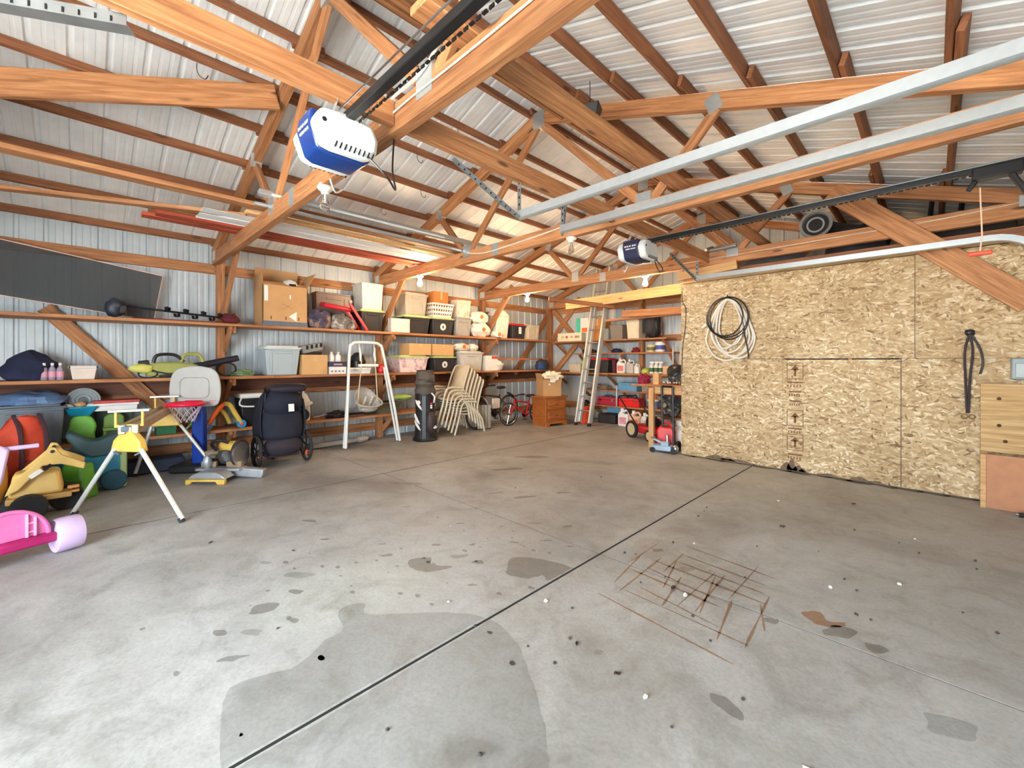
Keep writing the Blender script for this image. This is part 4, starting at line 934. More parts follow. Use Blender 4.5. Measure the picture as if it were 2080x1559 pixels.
MB().prism([(-.13, .42), (.07, .5), (.11, .76), (.05, .8), (-.1, .62)], .1, Mx((-.02, .46, -.02), (R(90), 0, 0))).build('dashboard', plain('lavender_panel', (212, 186, 220), .4, var=.1), tk, bevel=.02)
MB().tube([(-.26, .46, .74), (.24, .44, .74)], .017, 10).build('handlebar', LAV, tk, smooth=True)
tk_wheel(-.14, .62, .15, .09)
# ride-on loader
YT = plain('toy_yellow_plastic', (222, 184, 104), .45, var=.06)
ld = thing('toy_loader', 'yellow ride on toy digger beside the pink tricycle', 'toy vehicle', (-5.75, -.26, 0), R(90))
# local x = world +y, local y = world -x
MB().frustum((-.02, .05, .2), (.34, .26), (.28, .2), .21).build('cab_body', YT, ld, bevel=.03)
MB().bb(-.2, .2, -.09, .2, .15, .2).build('chassis', plain('toy_tan_plastic', (190, 150, 84), .5), ld, bevel=.01)
arm = [(-.2, .24), (-.16, .36), (.03, .56), (.06, .63), (.10, .62), (.14, .55), (.29, .455), (.28, .40), (.13, .47), (.02, .47), (-.12, .28)]
for y in (-.12, .2): MB().prism(arm, .03, Mx((0, y, 0), (R(90), 0, 0))).build('lift_arm', YT, ld, bevel=.008)
MB().box((-.02, -.14, .41), (.09, .008, .035), (0, R(-38), 0)).build('brand_label', PAPER, ld)
MB().box((.05, -.14, .455), (.06, .008, .03), (0, R(-38), 0)).build('arm_slot', HOLE, ld)
MB().tube([(.08, -.14, .59), (.08, .22, .59)], .015, 8).build('pivot_pin', BLACKP, ld, smooth=True)
for x, y in ((-.06, -.17), (.16, .12), (-.2, .2)):
    r = .12
    MB().lathe([(r * .5, -.05), (r * .9, -.055), (r, -.035), (r, .035), (r * .9, .055), (r * .5, .05)], 22, Mx((x, y, r), (R(90), 0, 0))).build('wheel', RUBBER, ld, smooth=True)
    MB().lathe([(r * .5, -.06), (r * .2, -.062)], 16, Mx((x, y, r), (R(90), 0, 0))).build('hub', YT, ld, smooth=True)
for z in (.19, .23): MB().bb(.17, .25, -.06, .0, z - .01, z + .01).build('step_bar', plain('toy_orange_plastic', (214, 150, 84), .5), ld, bevel=.006)
st = thing('green_step_stool', 'lime green step stool on the floor behind the toy digger', 'stool', (-6.22, -.02, 0), R(45))
MB().frustum((0, 0, 0), (.26, .2), (.2, .14), .36).build('shell', plain('lime_plastic', (92, 160, 48), .4), st, bevel=.03)
MB().bb(-.12, .12, -.095, -.08, .05, .2).build('front_recess', plain('dark_lime_plastic', (64, 124, 36), .5), st, bevel=.01)
TEAL = plain('teal_plastic', (20, 112, 140), .4)
tl = thing('teal_toy_wagon', 'teal ride on toy wagon with dark grey green seat', 'toy vehicle', (-6.55, .03, 0), R(90))
hull = [(-.3, .12), (.2, .1), (.3, .2), (.34, .5), (.26, .5), (.18, .42), (0, .38), (-.14, .44), (-.3, .52), (-.36, .5)]
MB().prism(hull, .36, Mx((0, .0, 0), (R(90), 0, 0))).build('hull', TEAL, tl, bevel=.04)
seat = [(-.12, .66), (-.15, .62), (-.06, .46), (.04, .37), (.18, .37), (.28, .48), (.31, .6), (.27, .62), (.1, .54), (.02, .56)]
MB().prism(seat, .3, Mx((0, -.04, 0), (R(90), 0, 0))).build('seat_shell', plain('dark_teal_grey', (52, 78, 82), .5), tl, bevel=.02)
for x in (-.2, .22):
    for y in (-.19, .19): MB().lathe([(.02, -.03), (.1, -.03), (.11, -.02), (.11, .02), (.1, .03), (.02, .03)], 20, Mx((x, y, .11), (R(90), 0, 0))).build('wheel', plain('dark_teal_wheel', (14, 66, 84), .5), tl, smooth=True)
MB().bb(.27, .33, -.2, .0, .02, .42).build('pale_green_fin', plain('pale_green_plastic', (150, 170, 116), .5), tl, bevel=.015)
gs = thing('toy_scale_stand', 'green toy stand with teal basket on the low shelf', 'toy', (-6.98, -.005, ZW))
MB().prism([(p.x, p.y) for p in spline([(-.1, 0, 0), (.1, 0, 0), (.12, .1, 0), (.13, .2, 0), (.07, .3, 0), (-.05, .3, 0), (-.09, .2, 0)], 4, True)], .12, Mx((0, 0, 0), (R(90), 0, R(90)))).build('stand_body', plain('bright_green_plastic', (118, 186, 66), .4), gs, bevel=.02)
MB().frustum((0, 0, .30), (.13, .16), (.26, .3), .11).build('basket', plain('bright_teal_plastic', (28, 138, 168), .4), gs, bevel=.015)
for i, (y, z) in enumerate(((-.1, .41), (0, .43), (.09, .41))): MB().blob((.02, y, z), (.05, .05, .03), 10, 6, .3, 3, i).build('cloth_scrap', (PAPER, CARD2, WHITEP)[i], gs, smooth=True)
gc = thing('green_toy_chair', 'small olive green toy chair on the low shelf under the game boxes', 'toy chair', (-7.0, .28, ZW))
MB().prism([(-.1, 0), (.1, 0), (.09, .26), (.05, .3), (-.05, .3), (-.09, .26)], .04, Mx((-.04, 0, 0), (R(90), 0, R(90)))).build('back_panel', plain('olive_green_plastic', (112, 140, 62), .45), gc, bevel=.015)
MB().bb(-.1, .06, -.1, .1, .1, .14).build('seat_panel', plain('olive_green_plastic', (112, 140, 62), .45), gc, bevel=.01)
for x in (-.09, .04):
    for y in (-.09, .07): MB().bb(x, x + .02, y, y + .02, 0, .1).build('leg', plain('olive_green_plastic', (112, 140, 62), .45), gc)
for i, (lb, c1, z, dy) in enumerate((('white board game box lying under the middle shelf', PAPER, .345, 0), ('red and white board game box on top of the white one', plain('red_print_card', (190, 70, 66), .6, var=.3, scale=14), .405, .02))):
    b = thing('board_game', lb, 'box', (-7.05, .28 + dy, ZW + z), H90); MB().bb(-.2, .2, -.14, .14, 0, .055).build('box_base', PAPER, b, bevel=.003); MB().bb(-.203, .203, -.143, .143, .025, .058).build('box_lid', c1, b, bevel=.003)
MB().bb(-.03, .03, -.03, .03, 0, 0.001)
tag(MB().bb(-7.3, -7.14, .12, .46, ZW + .001, ZW + .343).build('game_stand', plain('dark_green_crate', (48, 62, 46), .6), bevel=.01), 'dark crate at the wall holding up the board games', 'crate')
gt = tote('large grey tote with blue tarp on the low shelf in the near corner', loc=(-7.05, -.42, ZW), w=.62, d=.5, h=.46, rz=H90, body=col('slate_grey_tote', (98, 106, 116)), lid=col('slate_grey_lid', (92, 102, 114)), taper=.9)
o = MB().blob((0, 0, .03), (.24, .3, .10), 26, 12, .4, 2.6, 21, 0).build('blue_tarp', plain('blue_tarp', (96, 124, 164), .6, var=.25), smooth=True); o.location = (-7.06, -.40, ZW + .462); tag(o, 'rumpled blue tarp draped on the grey tote', 'tarp')
tag(MB().bb(-6.95, -6.86, -.5, -.3, ZW + .462, ZW + .482).build('yellow_strip', plain('dull_yellow_strip', (158, 150, 96), .7)), 'dull yellow strip on the edge of the grey tote', 'strip')
rl = thing('round_tub_lid', 'round ridged grey tub lid leaning under the middle shelf', 'lid', (-7.12, .02, ZW + .30))
for i, r in enumerate((.15, .125, .1, .07)): MB().lathe([(r, .0), (r - .004, .012), (r - .026, .012 - .004), (r - .03, 0)], 28, Mx((.03 + i * .006, 0, .17), (0, R(72), 0)), i == 3).build('ridge', plain('ridged_grey_plastic', (132, 140, 142), .4), rl, smooth=True)
bk = thing('orange_backpack', 'orange red camping pack with dark straps standing on the floor', 'backpack', (-6.36, -.42, 0), R(20))
OR = plain('orange_red_nylon', (196, 66, 40), .75, var=.2, bump=.3)
MB().blob((0, 0, .44), (.17, .2, .44), 20, 14, .14, 2, 5, 0).build('pack_body', OR, bk, smooth=True)
MB().blob((.12, .03, .28), (.09, .15, .2), 14, 10, .12, 2, 6, 0).build('front_pocket', plain('dark_red_nylon', (138, 44, 34), .8), bk, smooth=True)
for y in (-.05, .12): MB().tube(spline([(.02, y, .87), (.17, y, .72), (.21, y, .45), (.18, y, .1)], 5), .018, 6).build('strap', plain('dark_strap', (62, 34, 44), .8), bk, smooth=True)
tag(MB().blob((-5.95, -.62, .34), (.2, .16, .34), 16, 10, .05, 2, 3, 0).build('yellow_ball_toy', plain('amber_plastic', (206, 148, 58), .4), smooth=True), 'amber rounded toy at the frame edge above the tricycle', 'toy')
# ------------------------------------------------------------------ saw stand and saw
AL = plain('anodised_aluminium', (226, 228, 222), .35, .35, var=.05)
ss = thing('saw_stand', 'yellow and silver folding saw stand with splayed legs', 'saw stand', (0, 0, 0))
hn, hf = Vector((-5.02, .29, .80)), Vector((-6.80, .74, .80)); ax = (hf - hn).normalized(); sd = Vector((-ax.y, ax.x, 0))
rb = MB()
for s in (-1, 1): rb.bar(hn + sd * s * .045, hf + sd * s * .045, .05, .085)
rb.bar(hn, hf, .05, .05); rb.build('extension_rail', plain('dusty_aluminium', (184, 164, 136), .45, .3), ss, bevel=.008)
for i, (h, dirx) in enumerate(((hn, 1), (hf, -1))):
    q = h + ax * (.05 * dirx)
    bxm = MB(); bxm.bar(q + sd * .09 + Vector((0, 0, .03)), q + sd * .09 + Vector((0, 0, .15)), .02, .035, ax); bxm.bar(q - sd * .09 + Vector((0, 0, .03)), q - sd * .09 + Vector((0, 0, .15)), .02, .035, ax); bxm.bar(q - sd * .1 + Vector((0, 0, .03)), q + sd * .1 + Vector((0, 0, .03)), .035, .025); bxm.build('work_support', YEL, ss, bevel=.005)
    MB().bar(q - sd * .14 + Vector((0, 0, .162)), q + sd * .14 + Vector((0, 0, .162)), .06, .022).build('support_plate', AL, ss, bevel=.005)
    ed = Vector((.8, .6, 0)) if i == 0 else Vector((.366, .931, 0))
    c = MB(); c.prism([(-.16, -.16), (.16, -.16), (.13, -.06), (.03, .04), (-.03, .04), (-.13, -.06)], .07); cb = c.build('leg_bracket', YEL, ss, bevel=.012)
    cb.matrix_local = Matrix((ed, Vector((0, 0, 1)), ed.cross(Vector((0, 0, 1))))).transposed().to_4x4(); cb.location = q + Vector((0, 0, -.04))
    MB().bar(q + Vector((0, 0, -.02)), q + Vector((0, 0, .03)), .12, .1).build('clamp_block', plain('grey_blue_steel', (96, 108, 124), .5), ss, bevel=.01)
feet = ((hn - ax * .0, -1, (-4.64, .62)), (hn, 1, (-5.53, -.05)), (hf, -1, (-6.40, 1.22)), (hf, 1, (-6.78, .40)))
feet = [(hn, Vector((-4.64, .62, 0))), (hn, Vector((-5.53, -.05, 0))), (hf, Vector((-6.42, 1.2, 0))), (hf, Vector((-6.88, .46, 0)))]
for h, f in feet:
    ed = Vector((.8, .6, 0)) if h is hn else Vector((.366, .931, 0)); d = ed * (1 if (f - h).dot(ed) > 0 else -1); top = h + d * .13 + Vector((0, 0, -.17))
    lg = MB().tube([top, f + Vector((0, 0, .03))], .019, 10).build('leg', AL, ss, smooth=True)
    MB().tube([f + (top - f) * .06, f + Vector((0, 0, .002))], .024, 10).build('rubber_foot', RUBBER, lg, smooth=True)
    MB().bar(top + (f - top) * .06 + Vector((0, 0, .02)), h + d * .08 + Vector((0, 0, -.22)), .03, .012).build('latch', plain('grey_blue_steel', (96, 108, 124), .5), lg)
ms = thing('miter_saw', 'yellow and grey miter saw resting on the floor in front of the hoop', 'saw', (-6.02, 1.14, 0), R(45))
SG = plain('cast_aluminium', (172, 176, 180), .45, .5)
MB().prism([(-.22, 0), (-.17, 0), (-.15, .03), (.12, .03), (.14, 0), (.22, 0), (.22, .055), (-.22, .055)], .05, Mx((0, -.2, 0), (R(90), 0, 0))).build('front_foot', YEL, ms, bevel=.008)
MB().prism([(-.22, .055), (.22, .055), (.17, .1), (.1, .13), (-.1, .13), (-.17, .1)], .18, Mx((0, -.11, 0), (R(90), 0, 0))).build('base', SG, ms, bevel=.012)
MB().bb(-.26, .26, -.02, .14, .1, .13).build('table', SG, ms, bevel=.008)
MB().prism([(.0, .03), (.44, .0), (.46, .05), (.46, .1), (.1, .13), (0, .13)], .1, Mx((.04, .1, 0), (R(90), 0, 0))).build('side_extension', SG, ms, bevel=.01)
MB().bb(-.24, -.06, .05, .09, .13, .2).bb(.06, .24, .05, .09, .13, .2).build('fence', plain('dusty_tan_casting', (158, 136, 110), .6, .2), ms, bevel=.008)
MB().lathe([(.02, -.02), (.16, -.02), (.165, -.01), (.165, .01), (.16, .02), (.02, .02)], 30, Mx((.16, .16, .28), (0, R(90), 0))).build('blade_guard', plain('dark_guard', (74, 66, 66), .4, .3), ms, smooth=True)
MB().lathe([(.01, -.003), (.15, -.003), (.15, .003), (.01, .003)], 30, Mx((.19, .13, .27), (0, R(90), 0))).build('blade', CHROME, ms, smooth=True)
MB().tube([(-.06, .16, .36), (.12, .16, .36)], .065, 14).build('motor', YEL, ms, smooth=True)
MB().tube(spline([(-.04, .04, .34), (-.06, -.02, .42), (.02, -.02, .47), (.1, .04, .43)], 5), .022, 8).build('handle', BLACKP, ms, smooth=True)
MB().blob((0, .16, .24), (.11, .1, .1), 12, 8, .3, 3, 3).build('gear_case', plain('dark_gear_case', (70, 68, 66), .5), ms, smooth=True)
MB().tube([(-.3, .22, .26), (-.02, .24, .27)], .03, 10).build('dust_chute', plain('dusty_tan_casting', (158, 136, 110), .6, .2), ms, smooth=True)
MB().blob((-.14, .02, .2), (.05, .05, .09), 12, 8, .25, 4, 2).build('miter_lever', SG, ms, smooth=True)
# ------------------------------------------------------------------ hoop
hp = thing('toy_basketball_hoop', 'toy basketball hoop with grey backboard and red rim', 'basketball hoop', (-6.66, 1.02, 0), R(52))
pts = [(p.x, p.y) for p in spline([(-.27, -.2, 0), (-.3, .0, 0), (-.25, .2, 0), (-.1, .27, 0), (.1, .27, 0), (.25, .2, 0), (.3, 0, 0), (.27, -.2, 0), (.15, -.235, 0), (-.15, -.235, 0)], 4, True)]
MB().prism(pts, .03, Mx((0, 0, 1.06), (R(90), 0, 0))).build('backboard', plain('light_grey_plastic', (188, 186, 180), .45, var=.04), hp, bevel=.012)
fr = rrect(.34, .26, .07, 4, 0, 0); MB().tube([(x, -.016, 1.06 + y) for x, y in fr], .006, 6, True).build('target_frame', plain('mid_grey_plastic', (160, 158, 154), .5), hp, smooth=True)
MB().bb(.17, .25, -.02, -.014, .885, .905).build('maker_label', plain('pink_label', (220, 150, 160), .5), hp)
RIM = plain('hot_red_plastic', (226, 24, 62), .35)
MB().tube([(.19 * math.cos(R(a)), -.2 + .17 * math.sin(R(a)), .875) for a in range(0, 360, 12)], .024, 10, True).build('rim', RIM, hp, smooth=True)
MB().box((0, -.035, .87), (.2, .05, .07)).build('rim_mount', RIM, hp, bevel=.012)
NET = plain('white_net_cord', (224, 206, 204), .7)
for s in (1, -1):
    for k in range(10):
        a0 = k * 36; MB().tube([((.17 - .08 * f) * math.cos(R(a0 + s * 60 * f)), -.2 + (.15 - .07 * f) * math.sin(R(a0 + s * 60 * f)), .86 - .2 * f) for f in (0, .25, .5, .75, 1)], .005, 5).build('net_cord', NET, hp)
MB().prism([(-.07, .02), (.07, .02), (.07, .66), (.06, .84), (-.06, .84), (-.07, .66)], .11, Mx((0, .09, 0), (R(90), 0, 0))).build('pole', plain('royal_blue_plastic', (20, 62, 158), .4), hp, bevel=.02)
MB().bb(-.06, .06, .03, .15, .83, 1.06).build('upper_pole', plain('grey_pole', (120, 116, 112), .5), hp, bevel=.01)
MB().bb(-.25, .25, -.12, .3, 0, .1).build('base', BLACKP, hp, bevel=.03)
# push toy
pt = thing('push_walker_toy', 'orange arch push toy with blue wheels on the low shelf edge', 'toy', (-6.90, 1.37, ZW))
OA = plain('orange_toy_plastic', (236, 98, 26), .4); YA = plain('mustard_toy_plastic', (206, 172, 74), .4)
MB().tube(spline([(.05, -.2, .05), (.04, -.12, .2), (.03, -.03, .32), (.03, .03, .35)], 5), .03, 10).build('arch', OA, pt, smooth=True)
MB().tube(spline([(.03, .0, .345), (.03, .06, .33), (.04, .13, .2), (.05, .2, .06)], 5), .032, 10).build('arch_side', YA, pt, smooth=True)
MB().tube(spline([(-.12, -.05, .3), (-.12, .04, .2), (-.12, .1, .06)], 5), .03, 10).build('arch_side', YA, pt, smooth=True)
MB().bar((.03, .0, .33), (-.12, -.03, .3), .05, .04).build('cross_bar', OA, pt, bevel=.01)
for y in (-.2, .2):
    MB().lathe([(.02, -.025), (.055, -.025), (.06, -.01), (.06, .01), (.055, .025), (.02, .025)], 20, Mx((.05, y, .06), (0, R(90), 0))).build('wheel', plain('sky_blue_plastic', (52, 136, 176), .4), pt, smooth=True)
    MB().lathe([(.022, 0), (.016, .006)], 14, Mx((.077, y, .06), (0, R(90), 0))).build('hub', plain('coral_plastic', (226, 92, 96), .4), pt, smooth=True)
bat = thing('toy_bat', 'pale green toy bat leaning behind the orange push toy', 'toy', (-7.14, 1.0, ZW))
MB().tube([(0, 0, .02), (0, .2, .28), (-.02, .3, .42)], [.014, .02, .03], 10).build('barrel', plain('pale_green_toy', (160, 190, 110), .5), bat, smooth=True)
tote('small green bin with dark rim on the low shelf behind the saw stand', loc=(-7.0, .76, ZW), w=.26, d=.22, h=.22, rz=H90, body=plain('deep_green_plastic', (34, 104, 62), .45), panel=False, name='green_bin', cat='bin')
# ------------------------------------------------------------------ stroller
NV = plain('navy_stroller_fabric', (22, 24, 40), .85, var=.2, bump=.2); NV2 = plain('plum_black_fabric', (44, 36, 46), .85, var=.2)
sr = thing('jogging_stroller', 'navy jogging stroller with spoked wheels seen from behind', 'stroller', (-6.28, 1.92, 0), H90)
# local x = world y, local -y = towards viewer (+x world)
for s in (-1, 1):
    r = .215
    wh = MB().tube([(s * .31, 0 + (r - .02) * math.cos(R(a)), r + (r - .02) * math.sin(R(a))) for a in range(0, 360, 12)], .021, 8, True).build('wheel', RUBBER, sr, smooth=True)
    for k in range(5): MB().bar((s * .31, 0, r), (s * .31, (r - .03) * math.cos(R(k * 72 + 20)), r + (r - .03) * math.sin(R(k * 72 + 20))), .022, .012, (1, 0, 0)).build('spoke', BLACKP, wh)
    MB().box((s * .31 - .012 if s > 0 else s * .31 + .012, -.05, .13), (.03, .02, .06)).build('reflector', plain('orange_reflector', (226, 84, 48), .3), wh, bevel=.004)
    MB().tube([(s * .25, 0, r), (s * .24, .02, .55), (s * .22, -.06, .98)], .014, 8).build('side_frame', BLACKM, sr, smooth=True)
    MB().tube([(s * .24, .0, .25), (s * .12, .38, .2)], .013, 8).build('lower_frame', BLACKM, sr, smooth=True)
MB().grid(lambda u, v: Vector(((u - .5) * (.5 + .05 * math.sin(v * 3.1)), -.14 + .1 * v + .1 * (2 * u - 1) ** 2 - .03 * math.sin(v * 3.1), .36 + v * .5)), 10, 8).build('seat_back', NV, sr, smooth=True, solid=.03)
MB().blob((0, .06, .84), (.275, .23, .22), 22, 14, .06, 2, 3).build('canopy', NV, sr, smooth=True)
for s in (-1, 1): MB().grid(lambda u, v: Vector((s * (.25 + .035 * math.sin(v * 3)), -.06 + u * (.42 - .12 * v), .28 + v * .6)), 5, 6).build('side_panel', NV, sr, smooth=True, solid=.012)
MB().blob((0, -.04, .26), (.25, .13, .14), 18, 12, .08, 2, 5).build('storage_pouch', NV2, sr, smooth=True)
MB().bb(-.2, .2, -.08, .25, .12, .16).build('basket_floor', NV2, sr, bevel=.01)
MB().blob((.06, -.1, 1.03), (.24, .09, .05), 18, 8, .25, 3, 6).build('handle_pouch', NV2, sr, smooth=True)
MB().tube(spline([(-.22, -.06, .98), (-.23, -.16, 1.07), (0, -.19, 1.09), (.23, -.16, 1.07), (.22, -.06, .98)], 5), .014, 8).build('handlebar', BLACKP, sr, smooth=True)
MB().box((.05, -.2, .78), (.07, .006, .1), (R(-6), 0, 0)).build('white_label', PAPER, sr)
MB().tube([(0, .42 + .1 * math.cos(R(a)), .12 + .1 * math.sin(R(a))) for a in range(0, 360, 15)], .02, 8, True).build('front_wheel', RUBBER, sr, smooth=True)
# items on the low shelf behind the stroller
ck = thing('white_cooler', 'black and white cooler on the low shelf behind the stroller', 'cooler', (-7.08, 1.78, ZW), H90)
MB().frustum((0, 0, 0), (.36, .3), (.42, .36), .4).build('body', BLACKP, ck, bevel=.02); MB().bb(-.22, .22, -.19, .19, .4, .47).build('lid', WHITEP, ck, bevel=.02); MB().tube(spline([(-.2, -.19, .42), (-.2, -.22, .3), (.2, -.22, .3), (.2, -.19, .42)], 5), .012, 6).build('handle', WHITEP, ck, smooth=True)
sy = thing('sprayer_tank', 'white sprayer tank with black base beside the stroller', 'sprayer', (-7.05, 2.45, ZW))
MB().lathe([(.1, 0), (.11, .03), (.11, .3), (.06, .4), (.035, .42), (.035, .47)], 18).build('tank', WHITEP, sy, smooth=True); MB().lathe([(.04, .46), (.05, .5), (.03, .53)], 14).build('pump_cap', BLACKP, sy, smooth=True)
MB().lathe([(.02, -.04), (.09, -.04), (.1, 0), (.09, .04), (.02, .04)], 18, Mx((.14, -.05, .1), (0, R(90), 0))).build('hose_reel', BLACKP, sy, smooth=True); MB().box((.12, .0, .25), (.1, .2, .05), (R(20), 0, 0)).build('spout', WHITEP, sy, bevel=.015)
for i, (y0, y1, z0, z1, mt, lb) in enumerate(((2.6, 3.4, .03, .16, GALV, 'grey handled tool lying on the low shelf behind the swing leg'), (2.75, 3.5, .04, .05, BLACKM, 'dark long tool lying flat on the low shelf behind the swing'))):
    q = thing('long_tool', lb, 'tool', (-7.0 + i * .08, 0, ZW)); MB().tube([(0, y0, z0), (0, y1, z1)], .016, 8).build('shaft', mt, q, smooth=True); MB().box((0, y1, z1), (.08, .18, .06)).build('head', BLACKP, q, bevel=.01)
tote('olive storage tub on the low shelf beside the golf bag', loc=(-7.06, 3.86, ZW), w=.5, d=.4, h=.2, rz=H90, body=plain('olive_tub', (92, 88, 66), .6), panel=False)
o = MB().blob((0, 0, .06), (.08, .2, .05), 16, 8, .2, 2, 9, 0).build('lime_float', plain('lime_foam', (170, 196, 92), .5), smooth=True); o.location = (-7.02, 4.2, ZW + .201); tag(o, 'lime green float lying on the olive tub', 'float')
pile('dark folded mat on the low shelf beside the stroller', (-7.0, 2.95), (.1, .16, .07), ZW, BLACKP, 12, 'folded_mat', 'mat')
ds = thing('downspout', 'pale grey downspout with elbow lying on the floor under the shelf', 'downspout', (-7.0, 3.0, 0), H90)
MB().bar((-.42, 0, .05), (.3, 0, .06), .09, .07).build('pipe', plain('dusty_white_metal', (170, 162, 150), .6), ds, bevel=.012); MB().blob((.4, 0, .06), (.13, .07, .055), 12, 8, .2, 3, 4, 0).build('elbow', plain('dusty_white_metal', (170, 162, 150), .6), ds, smooth=True)
tag(MB().bb(-7.2, -6.9, .3, .95, .002, .17).build('dark_case', plain('blue_black_case', (30, 38, 58), .6), bevel=.02), 'dark blue case on the floor under the low shelf', 'case')
# ------------------------------------------------------------------ swing
WS = plain('white_enamel', (234, 232, 226), .35, var=.04)
sw = thing('baby_swing', 'white framed baby swing with grey bucket seat', 'swing', (-6.62, 3.30, 0), H90)
MB().tube(spline([(-.36, -.02, .02), (-.33, -.01, .6), (-.29, 0, 1.55), (-.25, 0, 1.66), (-.18, 0, 1.70), (.14, 0, 1.70), (.24, 0, 1.66), (.29, 0, 1.55), (.50, -.01, .6), (.60, -.02, .02)], 5), .023, 10).build('front_frame', WS, sw, smooth=True)
MB().tube([(-.27, .06, 1.3), (-.37, .03, .02)], .018, 8).build('rear_leg', WS, sw, smooth=True); MB().tube([(.34, .06, 1.3), (.58, .03, .02)], .018, 8).build('rear_leg', WS, sw, smooth=True)
for s in (-1, 1): MB().tube(spline([(s * .13, 0, 1.69), (s * .12, -.03, 1.45), (s * .12, -.06, 1.35), (s * .15, -.05, 1.0), (s * .17, -.04, .72)], 5), .009, 6).build('rope', plain('tan_rope', (206, 192, 164), .8), sw, smooth=True); MB().tube([(s * .13, -.02, 1.62), (s * .12, -.03, 1.5), (s * .13, -.05, 1.4)], [.012, .02, .012], 8).build('rope_grip', WS, sw, smooth=True)
MB().box((0, -.06, 1.33), (.34, .05, .045)).build('spreader_bar', WS, sw, bevel=.01)
MB().grid(lambda u, v: Vector(((.13 + .06 * v) * math.sin(R(-115 + 230 * u)), -.03 + (.12 + .06 * v) * math.cos(R(-115 + 230 * u)), .6 + v * (.1 + .27 * max(0, math.cos(R((-115 + 230 * u) * .75))) ** 1.5))), 16, 6).blob((0, -.04, .615), (.15, .15, .05), 16, 8, 0).build('bucket_seat', plain('swing_grey_plastic', (156, 152, 144), .5), sw, smooth=True, solid=.02)
MB().tube(spline([(-.19, .02, .8), (-.2, -.14, .7), (0, -.2, .66), (.2, -.14, .7), (.19, .02, .8)], 5), .018, 8).build('seat_rim', plain('swing_grey_plastic', (156, 152, 144), .5), sw, smooth=True)
for x in (-.05, .06): MB().box((x, -.02, .74), (.028, .014, .2), (R(35), 0, 0)).build('harness_strap', plain('cream_webbing', (224, 216, 196), .8), sw)
# ------------------------------------------------------------------ golf bag
gb = thing('golf_bag', 'black golf bag with white swoosh stripes and grey hood', 'golf bag', (-6.42, 4.30, 0), R(50)); gb.scale = (1.2, 1.2, 1.0)
MB().lathe([(.15, 0), (.165, .03), (.15, .1), (.14, .5), (.15, .82), (.145, .84)], 22).build('body', plain('black_golf_vinyl', (30, 26, 30), .5), gb, smooth=True)
MB().lathe([(.15, .83), (.158, .88), (.13, .95), (.155, 1.0), (.13, 1.08), (.14, 1.15), (.12, 1.22), (.13, 1.24), (.1, 1.21)], 18).blob((.02, -.03, 1.1), (.13, .13, .12), 14, 10, .5, 3, 4).build('hood', plain('charcoal_hood', (82, 74, 66), .8, var=.2), gb, smooth=True)
MB().lathe([(.175, 0), (.185, .02), (.17, .05)], 22).build('foot_ring', BLACKP, gb, smooth=True)
MB().blob((.09, -.09, .32), (.09, .09, .2), 14, 10, .06, 2, 3).build('side_pocket', plain('dark_pocket', (52, 38, 40), .6), gb, smooth=True)
MB().bb(-.035, .035, -.155, -.135, .05, .8).build('spine_panel', BLACKP, gb, bevel=.008)
for zz, a0 in ((.38, 200), (.27, 205), (.62, 215)):
    MB().tube([(.152 * math.cos(R(a0 + k * 9)), .152 * math.sin(R(a0 + k * 9)), zz + .1 - k * .035) for k in range(6)], [.006, .016, .02, .02, .016, .006], 6).build('swoosh', PAPER, gb, smooth=True)
MB().lathe([(.035, 0), (.03, .006)], 16, Mx((-.08, -.128, .68), (R(90), 0, R(-32)))).build('round_badge', PAPER, gb); MB().lathe([(.03, 0), (.026, .006)], 16, Mx((.155, -.14, .25), (R(90), 0, R(40)))).build('round_badge', PAPER, gb)
for z, c in ((.66, RIM), (.62, PAPER), (.585, PAPER)): MB().blob((.1, -.115, z), (.018, .018, .018), 10, 6, 0).build('ball', c, gb, smooth=True)
MB().tube(spline([(.1, -.1, .84), (.15, -.16, .78), (.14, -.15, .68)], 5), .012, 6).build('handle_loop', PAPER, gb, smooth=True)
# ------------------------------------------------------------------ stacked patio chairs
TAN = plain('tan_chair_frame', (208, 198, 176), .4, var=.05); SLING = plain('beige_sling_mesh', (196, 182, 152), .8, var=.06)
def make_chair(label, loc):
    t = thing('patio_chair', label, 'chair', loc, 0, 'stacked tan patio chairs')
    for s in (-1, 1):
        x = s * .27
        MB().tube(spline([(x, -.32, .01), (x, -.22, .3), (x, -.16, .52), (x, -.1, .6), (x, .02, .62), (x, .22, .6)], 4), .018, 8).build('front_leg', TAN, t, smooth=True)
        MB().tube(spline([(x, .42, .01), (x, .36, .25), (x * .9, .26, .45), (x * .86, .34, .75), (x * .8, .44, .98), (x * .6, .47, 1.02)], 4), .018, 8).build('rear_leg', TAN, t, smooth=True)
        MB().tube(spline([(x * .88, -.22, .42), (x * .88, 0, .38), (x * .88, .24, .40)], 4), .013, 8).build('seat_rail', TAN, t, smooth=True)
    MB().tube([(-.16, .47, 1.02), (.16, .47, 1.02)], .014, 8).build('top_bar', TAN, t, smooth=True); MB().tube([(-.24, -.22, .42), (.24, -.22, .42)], .013, 8).build('front_bar', TAN, t, smooth=True)
    MB().grid(lambda u, v: Vector(((u - .5) * .45, -.22 + v * .46, .42 - .05 * math.sin(v * 3.14))), 2, 8).build('seat_sling', SLING, t, smooth=True, solid=.006)
    MB().grid(lambda u, v: Vector(((u - .5) * (.45 - .08 * v), .25 + v * .215, .42 + v * .6)), 2, 8).build('back_sling', SLING, t, smooth=True, solid=.006)
    return t
nm = ['lowest', 'second from bottom', 'third from bottom', 'third from top', 'second from top', 'topmost']
ch = None
